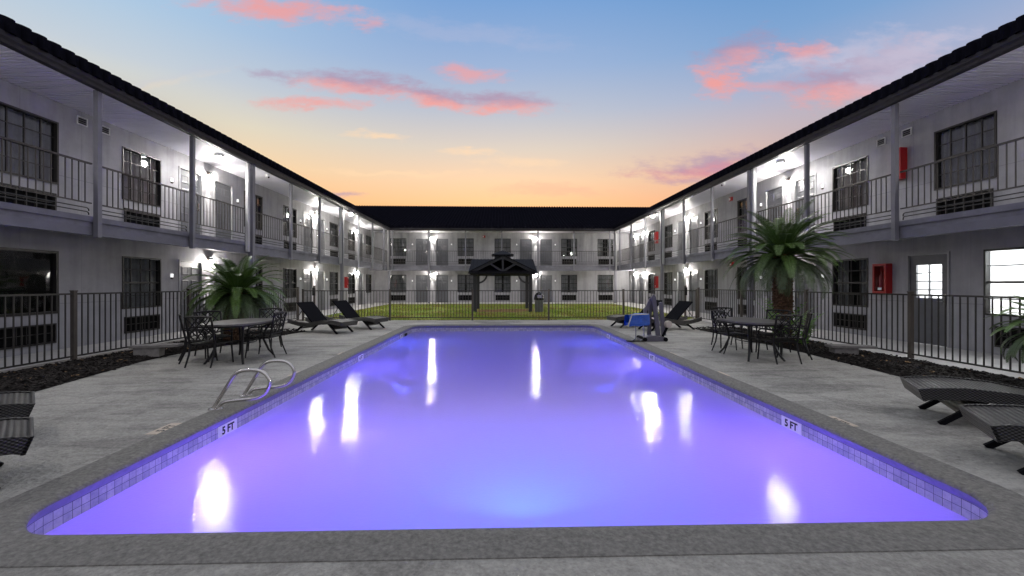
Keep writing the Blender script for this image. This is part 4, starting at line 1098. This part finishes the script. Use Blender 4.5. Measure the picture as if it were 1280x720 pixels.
# ---------------------------------------------------------------- wicker loungers
def lounge_top(s):   # height of the bed along its length, foot end at s = 0
    pts = [(0, .33), (.12, .355), (.35, .38), (.65, .37), (.95, .325), (1.25, .285), (1.55, .29), (1.8, .335), (1.98, .375)]
    for (a, b), (c, d) in zip(pts[:-1], pts[1:]):
        if s <= c:
            t = (s - a) / (c - a); t = t * t * (3 - 2 * t) * .5 + t * .5
            return b + (d - b) * t
    return pts[-1][1]
def make_lounger(label, raised):
    t = thing('wicker_lounger', label, 'sun lounger', (0, 0, 0), 0, 'dark wicker loungers on the deck')
    # foot end at local x = 0, head towards +x; half width .33
    N = 40; W = .33
    def strip(x0, x1, w0, w1, dz0, dz1, mname, name, n_=N):
        m_ = MB(); vs = []
        for i in range(n_ + 1):
            x = x0 + (x1 - x0) * i / n_; z = lounge_top(x)
            inset = .04 * max(0, 1 - x / .10) if x0 == 0 else 0
            vs += [(x, w0, z + dz0), (x, w1, z + dz0), (x + inset * 1.0, w1 * (1), z + dz1), (x + inset, w0, z + dz1)]
        fs = [(0, 1, 2, 3), (4 * n_, 4 * n_ + 3, 4 * n_ + 2, 4 * n_ + 1)]
        for i in range(n_):
            for k in range(4): fs.append((4 * i + k, 4 * i + (k + 1) % 4, 4 * i + 4 + (k + 1) % 4, 4 * i + 4 + k))
        m_.add(vs, fs); return m_.build(name, mname, t)
    strip(0, 1.98 if not raised else 1.10, -W + .035, W - .035, -.012, -.035, 'wicker', 'bed')
    strip(0, 1.98, -W, -W + .034, .0, -.115, 'wicker', 'side_rail'); strip(0, 1.98, W - .034, W, .0, -.115, 'wicker', 'side_rail')
    m_ = MB(); z1 = lounge_top(0) + .001; z0 = z1 - .117
    m_.add([(-.004, -W, z1), (-.004, W, z1), (.036, W, z0), (.036, -W, z0), (.02, -W, z1), (.02, W, z1), (.06, W, z0), (.06, -W, z0)], [(0, 1, 2, 3), (7, 6, 5, 4), (0, 4, 5, 1), (3, 2, 6, 7), (0, 3, 7, 4), (1, 5, 6, 2)])
    m_.build('foot_panel', 'wicker', t)
    if raised:
        L, a = .80, radians(43); b_ = MB(); x0 = 1.08; z0 = lounge_top(1.08)
        d = Vector((cos(a), 0, sin(a))); nrm = Vector((-sin(a), 0, cos(a)))
        p0 = Vector((x0, 0, z0)); vs = []
        for (q, e) in ((0, 0), (L, 0), (L, .03), (0, .03)):
            for w in (-W + .04, W - .04): vs.append(p0 + d * q - nrm * e + Vector((0, w, 0)))
        b_.add(vs, [(0, 1, 3, 2), (2, 3, 5, 4), (4, 5, 7, 6), (6, 7, 1, 0), (0, 2, 4, 6), (1, 7, 5, 3)])
        bo = b_.build('backrest', 'sling_black', t)
        e_ = MB()
        for w in (-W + .05, W - .05): e_.bar(p0 + d * .5 - nrm * .03 + Vector((0, w, 0)), (x0 + .68, w, lounge_top(x0 + .68) - .05), .018)
        e_.build('prop', 'satin_steel', bo)
        # loose dark sling on the foot half is part of the bed weave
    # splayed leg pairs with a woven panel between them
    for (xa, xb) in ((.52, .16), (1.42, 1.72)):
        zt = lounge_top(xa) - .11
        for sy in (-1, 1):
            MB().bar((xa, sy * (W - .05), zt + .03), (xb, sy * (W - .03), 0.0), .045, .040, (0, 1, 0)).build('leg', 'sling_black', t)
        pn = MB(); q = .62; xm = xa + (xb - xa) * q; zm = zt * (1 - q) + .02
        pn.add([(xa, -W + .08, zt + .03), (xa, W - .08, zt + .03), (xm, W - .07, zm), (xm, -W + .07, zm), (xa + .02, -W + .08, zt + .03), (xa + .02, W - .08, zt + .03), (xm + .02, W - .07, zm), (xm + .02, -W + .07, zm)],
               [(0, 1, 2, 3), (7, 6, 5, 4), (0, 3, 7, 4), (1, 5, 6, 2), (2, 6, 7, 3)])
        pn.build('leg_panel', 'wicker', t)
    return t
def ang(dx, dy): return math.atan2(dy, dx)
flat = make_lounger('flat wicker lounger at the right edge, the farther of the near pair', False)
flat.location = (4.35, 4.42, 0); flat.rotation_euler = (0, 0, ang(.85, -.53))
copy_thing(flat, (3.81, 3.33, 0), ang(.84, -.55), 'flat wicker lounger at the right edge, the nearer of the near pair')
copy_thing(flat, (-4.32, 4.08, 0), ang(-.68, -.73), 'flat wicker lounger cut off at the left edge, the farther of the near pair')
copy_thing(flat, (-3.45, 3.25, 0), ang(-.68, -.73), 'flat wicker lounger cut off at the left edge, the nearer of the near pair')
rec = make_lounger('lounger with raised black backrest left of the pool, the nearer of that pair', True)
rec.location = (-4.20, 12.05, 0); rec.rotation_euler = (0, 0, ang(-1.45, .62))
copy_thing(rec, (-3.60, 13.15, 0), ang(-1.45, .62), 'lounger with raised black backrest left of the pool, nearest the far fence')
copy_thing(rec, (4.15, 12.55, 0), ang(1.5, .45), 'lounger with raised black backrest right of the pool lift')
copy_thing(rec, (3.55, 13.55, 0), ang(1.5, .35), 'lounger with raised black backrest half hidden behind the pool lift')

# ---------------------------------------------------------------- handrails at the pool edge
def handrail(y, label):
    t = thing('pool_handrail', label, 'handrail', (-3.16, y, 0), 0, 'looped steel handrails at the pool edge')
    P = [(0, 0), (.08, .13), (.19, .31), (.225, .365), (.27, .405), (.34, .428), (.44, .432), (.52, .418), (.58, .375), (.615, .315), (.612, .25), (.57, .175), (.50, .132), (.40, .112), (.25, .098), (.15, .085), (.10, .062), (.075, .03), (.068, 0)]
    # smooth the polyline
    Q = []
    for i in range(len(P) - 1):
        p0, p1, p2, p3 = P[max(i - 1, 0)], P[i], P[i + 1], P[min(i + 2, len(P) - 1)]
        for k in range(4):
            u = k / 4
            Q.append(tuple(.5 * (2 * p1[j] + (p2[j] - p0[j]) * u + (2 * p0[j] - 5 * p1[j] + 4 * p2[j] - p3[j]) * u * u + (3 * p1[j] - p0[j] - 3 * p2[j] + p3[j]) * u ** 3) for j in (0, 1)))
    Q.append(P[-1])
    MB().tube([(a, 0, b) for a, b in Q], .019, 10).build('rail', 'handrail_steel', t)
    for x in (0, .068): MB().lathe([(.045, 0), (.042, .012), (.024, .018)], 14, (x, 0, .002)).build('escutcheon', 'handrail_steel', t)
handrail(4.78, 'looped steel handrail at the left pool edge, the nearer one'); handrail(5.34, 'looped steel handrail at the left pool edge, the farther one')

# ---------------------------------------------------------------- pool lift
lf = thing('pool_lift', 'grey pool access lift with a blue seat at the right pool edge', 'pool lift', (3.72, 10.35, 0))
bs = MB().prism([(-.30, 0), (.30, 0), (.30, .05), (.22, .10), (-.02, .14), (-.22, .10), (-.30, .05)], -.22, .22, 'y'); bs.build('base', 'lift_paint', lf)
for (x, r_) in ((-.25, .05), (.25, .05)): MB().tube([(x, -.26, .05), (x, .26, .05)], .05, 10).build('wheel', 'sling_black', lf)
ms = MB()
ms.prism([(-.05, 1.05), (.01, 1.12), (.06, 1.07), (.18, .12), (.08, .12), (-.01, .92)], -.10, -.04, 'y')
ms.prism([(-.03, 1.02), (.03, 1.06), (.00, .12), (-.09, .12)], .05, .10, 'y'); ms.build('mast', 'lift_paint', lf)
ar = MB().prism([(-.05, 1.04), (-.01, .94), (-.12, .72), (-.12, .33), (-.20, .33), (-.20, .74)], -.02, .04, 'y'); ar.build('arm', 'lift_paint', lf)
MB().prism([(.18, .92), (.23, .94), (.25, .90), (.34, .12), (.24, .12)], -.05, .03, 'y').build('rear_mast', 'lift_paint', lf)
MB().tube([(.10, -.02, .80), (.19, -.02, .35)], .030, 8).build('actuator', 'satin_steel', lf)
se = MB(); vs = []
nx, ny = 14, 8
for j in range(ny + 1):
    for i in range(nx + 1):
        u, v = i / nx, j / ny
        x = -.62 + .50 * u + .02 * sin(v * 6); hump = 1 - abs(v - .5) * 2
        vs.append((x, -.20 + .40 * v, .40 + .27 * min(1, hump * 2.2) - .05 * (1 - u) + .012 * sin(9 * u + 4 * v)))
se.add(vs, [(j * (nx + 1) + i, j * (nx + 1) + i + 1, (j + 1) * (nx + 1) + i + 1, (j + 1) * (nx + 1) + i) for j in range(ny) for i in range(nx)], True)
se.box(-.60, -.14, -.19, .19, .38, .42)
se.build('seat_cover', 'blue_vinyl', lf)
MB().tube([(-.16, -.22, .66), (-.56, -.22, .64), (-.66, -.22, .36)], .016, 8).build('armrest', 'satin_steel', lf)
for (x, y) in ((-.46, -.16), (-.26, -.16)):
    MB().tube([(x, y, .40), (x + .01, y, .22), (x, y - .02, .06), (x - .12, y - .10, .02)], .014, 8).build('leg_rest', 'satin_steel', lf)
    MB().box(x - .24, x - .02, y - .17, y - .05, .012, .028).build('footplate', 'sling_black', lf)
MB().lathe([(.0, -.05), (.085, -.045), (.09, .0), (.085, .045), (.0, .05)], 16).build('battery_cover', 'beige_plastic', lf, (.37, -.08, .40), (pi / 2, 0, .3))
MB().bar((.36, -.06, .33), (.26, -.02, .10), .08, .06).build('battery_bracket', 'sling_black', lf)

# ---------------------------------------------------------------- palms and small plants
def frond(m_, base, az, rise, L, droop, leaf, n_=50, wl=.0072):
    """one pinnate frond: arching stalk with stiff narrow leaflets in a V"""
    dirh = Vector((cos(az), sin(az), 0)); side = Vector((-sin(az), cos(az), 0))
    pts = []; p = Vector(base); e = rise; st = L / 14
    for k in range(15):
        pts.append(p.copy()); p = p + (dirh * cos(e) + Vector((0, 0, 1)) * sin(e)) * st; e -= droop / 14 * (0.5 + k / 14)
    m_.tube(pts, [.011 - .0007 * k for k in range(15)], 4)
    for i in range(n_):
        s = .06 + .94 * i / (n_ - 1); q = s * 14; k = min(int(q), 13); f = q - k
        c = pts[k].lerp(pts[k + 1], f); tg = (pts[k + 1] - pts[k]).normalized(); up = side.cross(tg) * -1
        if up.z < 0 and e > -1.2: up = -up
        ll = leaf * (math.sin(pi * (s * .86 + .10)) ** .6) * random.uniform(.9, 1.06)
        for sg in (-1, 1):
            d = (side * sg * .83 + tg * .52 + up * .20 + Vector((0, 0, -.10))).normalized()
            tip = c + d * ll + Vector((0, 0, -.10 * ll)); mid = c + d * ll * .5
            w = tg * wl
            m_.add([c - w * .6, c + w * .6, mid + w, tip, mid - w], [(0, 1, 2, 3, 4)])
def make_palm(label, loc, trunk_h, tr_r, L, nf, lean=(0, 0), seed=1, fern=False, low=-.45):
    random.seed(seed)
    t = thing('sago_palm', label, 'palm', loc, 0, 'sago palms in the bark beds')
    tk = MB(); nz, na = 44, 26; vs = []
    for j in range(nz + 1):
        z = trunk_h * j / nz
        for i in range(na):
            a = 2 * pi * i / na
            bmp = .030 * max(0, sin(a * 6.5 + j * pi)) + .022 * random.random()
            r = tr_r * (1.0 + .10 * sin(pi * j / nz)) - .015 + bmp
            vs.append((lean[0] * z + r * cos(a), lean[1] * z + r * sin(a), z - .05))
    tk.add(vs, [(j * na + i, j * na + (i + 1) % na, (j + 1) * na + (i + 1) % na, (j + 1) * na + i) for j in range(nz) for i in range(na)])
    # old leaf bases as short stubs
    for k in range(230):
        z = random.uniform(.02, trunk_h); a = random.random() * 6.283; r = tr_r
        c = Vector((lean[0] * z + r * cos(a), lean[1] * z + r * sin(a), z - .04)); o_ = Vector((cos(a), sin(a), .9)).normalized()
        tk.bar(c, c + o_ * random.uniform(.05, .085), .034, .020)
    tk.build('trunk', 'palm_bark', t)
    top = Vector((lean[0] * trunk_h, lean[1] * trunk_h, trunk_h - .05))
    cr = MB(); old = MB()
    for k in range(nf):
        s = k / nf; az = k * 2.39996 + random.uniform(-.2, .2)
        rise = 1.45 - 1.80 * s ** .85 + random.uniform(-.12, .12)
        if rise < low: rise = low
        tgt = old if s > .66 else cr
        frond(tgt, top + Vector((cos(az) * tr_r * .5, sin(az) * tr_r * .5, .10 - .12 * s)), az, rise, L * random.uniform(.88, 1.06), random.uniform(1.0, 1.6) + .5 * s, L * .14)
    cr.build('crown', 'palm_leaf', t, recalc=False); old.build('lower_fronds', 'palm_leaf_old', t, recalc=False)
    hk = MB()
    for k in range(16):
        a = random.random() * 6.28
        b_ = top + Vector((cos(a) * tr_r * .8, sin(a) * tr_r * .8, -.04)); hk.bar(b_, b_ + Vector((cos(a) * .05, sin(a) * .05, random.uniform(.10, .22))), .05, .02)
    hk.build('husk', 'palm_husk', t)
    return t
make_palm('short palm with a wide dark crown behind the left table', (-6.36, 10.25, .03), 1.12, .17, 1.14, 110, (.14, 0), 3, low=-.25)
make_palm('tall palm with a shaggy brown trunk behind the right table', (6.42, 9.50, .03), 1.96, .168, 1.30, 124, (-.01, 0), 5, low=-.12)
make_palm('low palm cut off by the right edge beside the office fence', (6.98, 5.12, .03), .80, .14, .62, 70, (0, 0), 8, low=-.2)
def sprout(label, loc, n_, hmax, seed):
    random.seed(seed)
    t = thing('fern', label, 'fern', loc, 0, 'ferns at the foot of the tall palm')
    m_ = MB()
    for k in range(n_):
        frond(m_, (random.uniform(-.05, .05), random.uniform(-.05, .05), .0), k * 2.4 + random.random(), random.uniform(1.1, 1.5), hmax * random.uniform(.55, 1.0), random.uniform(.7, 1.5), .14, 12, .018)
    m_.build('leaves', 'fern_leaf', t, recalc=False)
sprout('light green fern climbing the left of the tall palm trunk', (6.14, 9.22, .03), 12, 1.35, 21)
sprout('light green fern at the right foot of the tall palm trunk', (6.66, 9.22, .03), 9, 1.0, 22)
def block(label, loc, rz):
    t = thing('concrete_block', label, 'block', loc, rz, 'concrete blocks lying in the bark')
    m_ = MB()
    for (a, b, c, d) in ((-.20, .20, -.10, -.06), (-.20, .20, .06, .10), (-.20, -.16, -.06, .06), (.16, .20, -.06, .06), (-.02, .02, -.06, .06)): m_.box(a, b, c, d, 0, .17)
    m_.build('block_shell', 'block_concrete', t)
    MB().box(-.26, .50, -.12, .14, .172, .215).build('cap_slab', 'block_concrete', t)
block('grey concrete block in the left bark bed left of the table', (-6.55, 8.15, .03), .25)
block('grey concrete block in the right bark bed right of the table', (6.55, 7.95, .0), -.2)
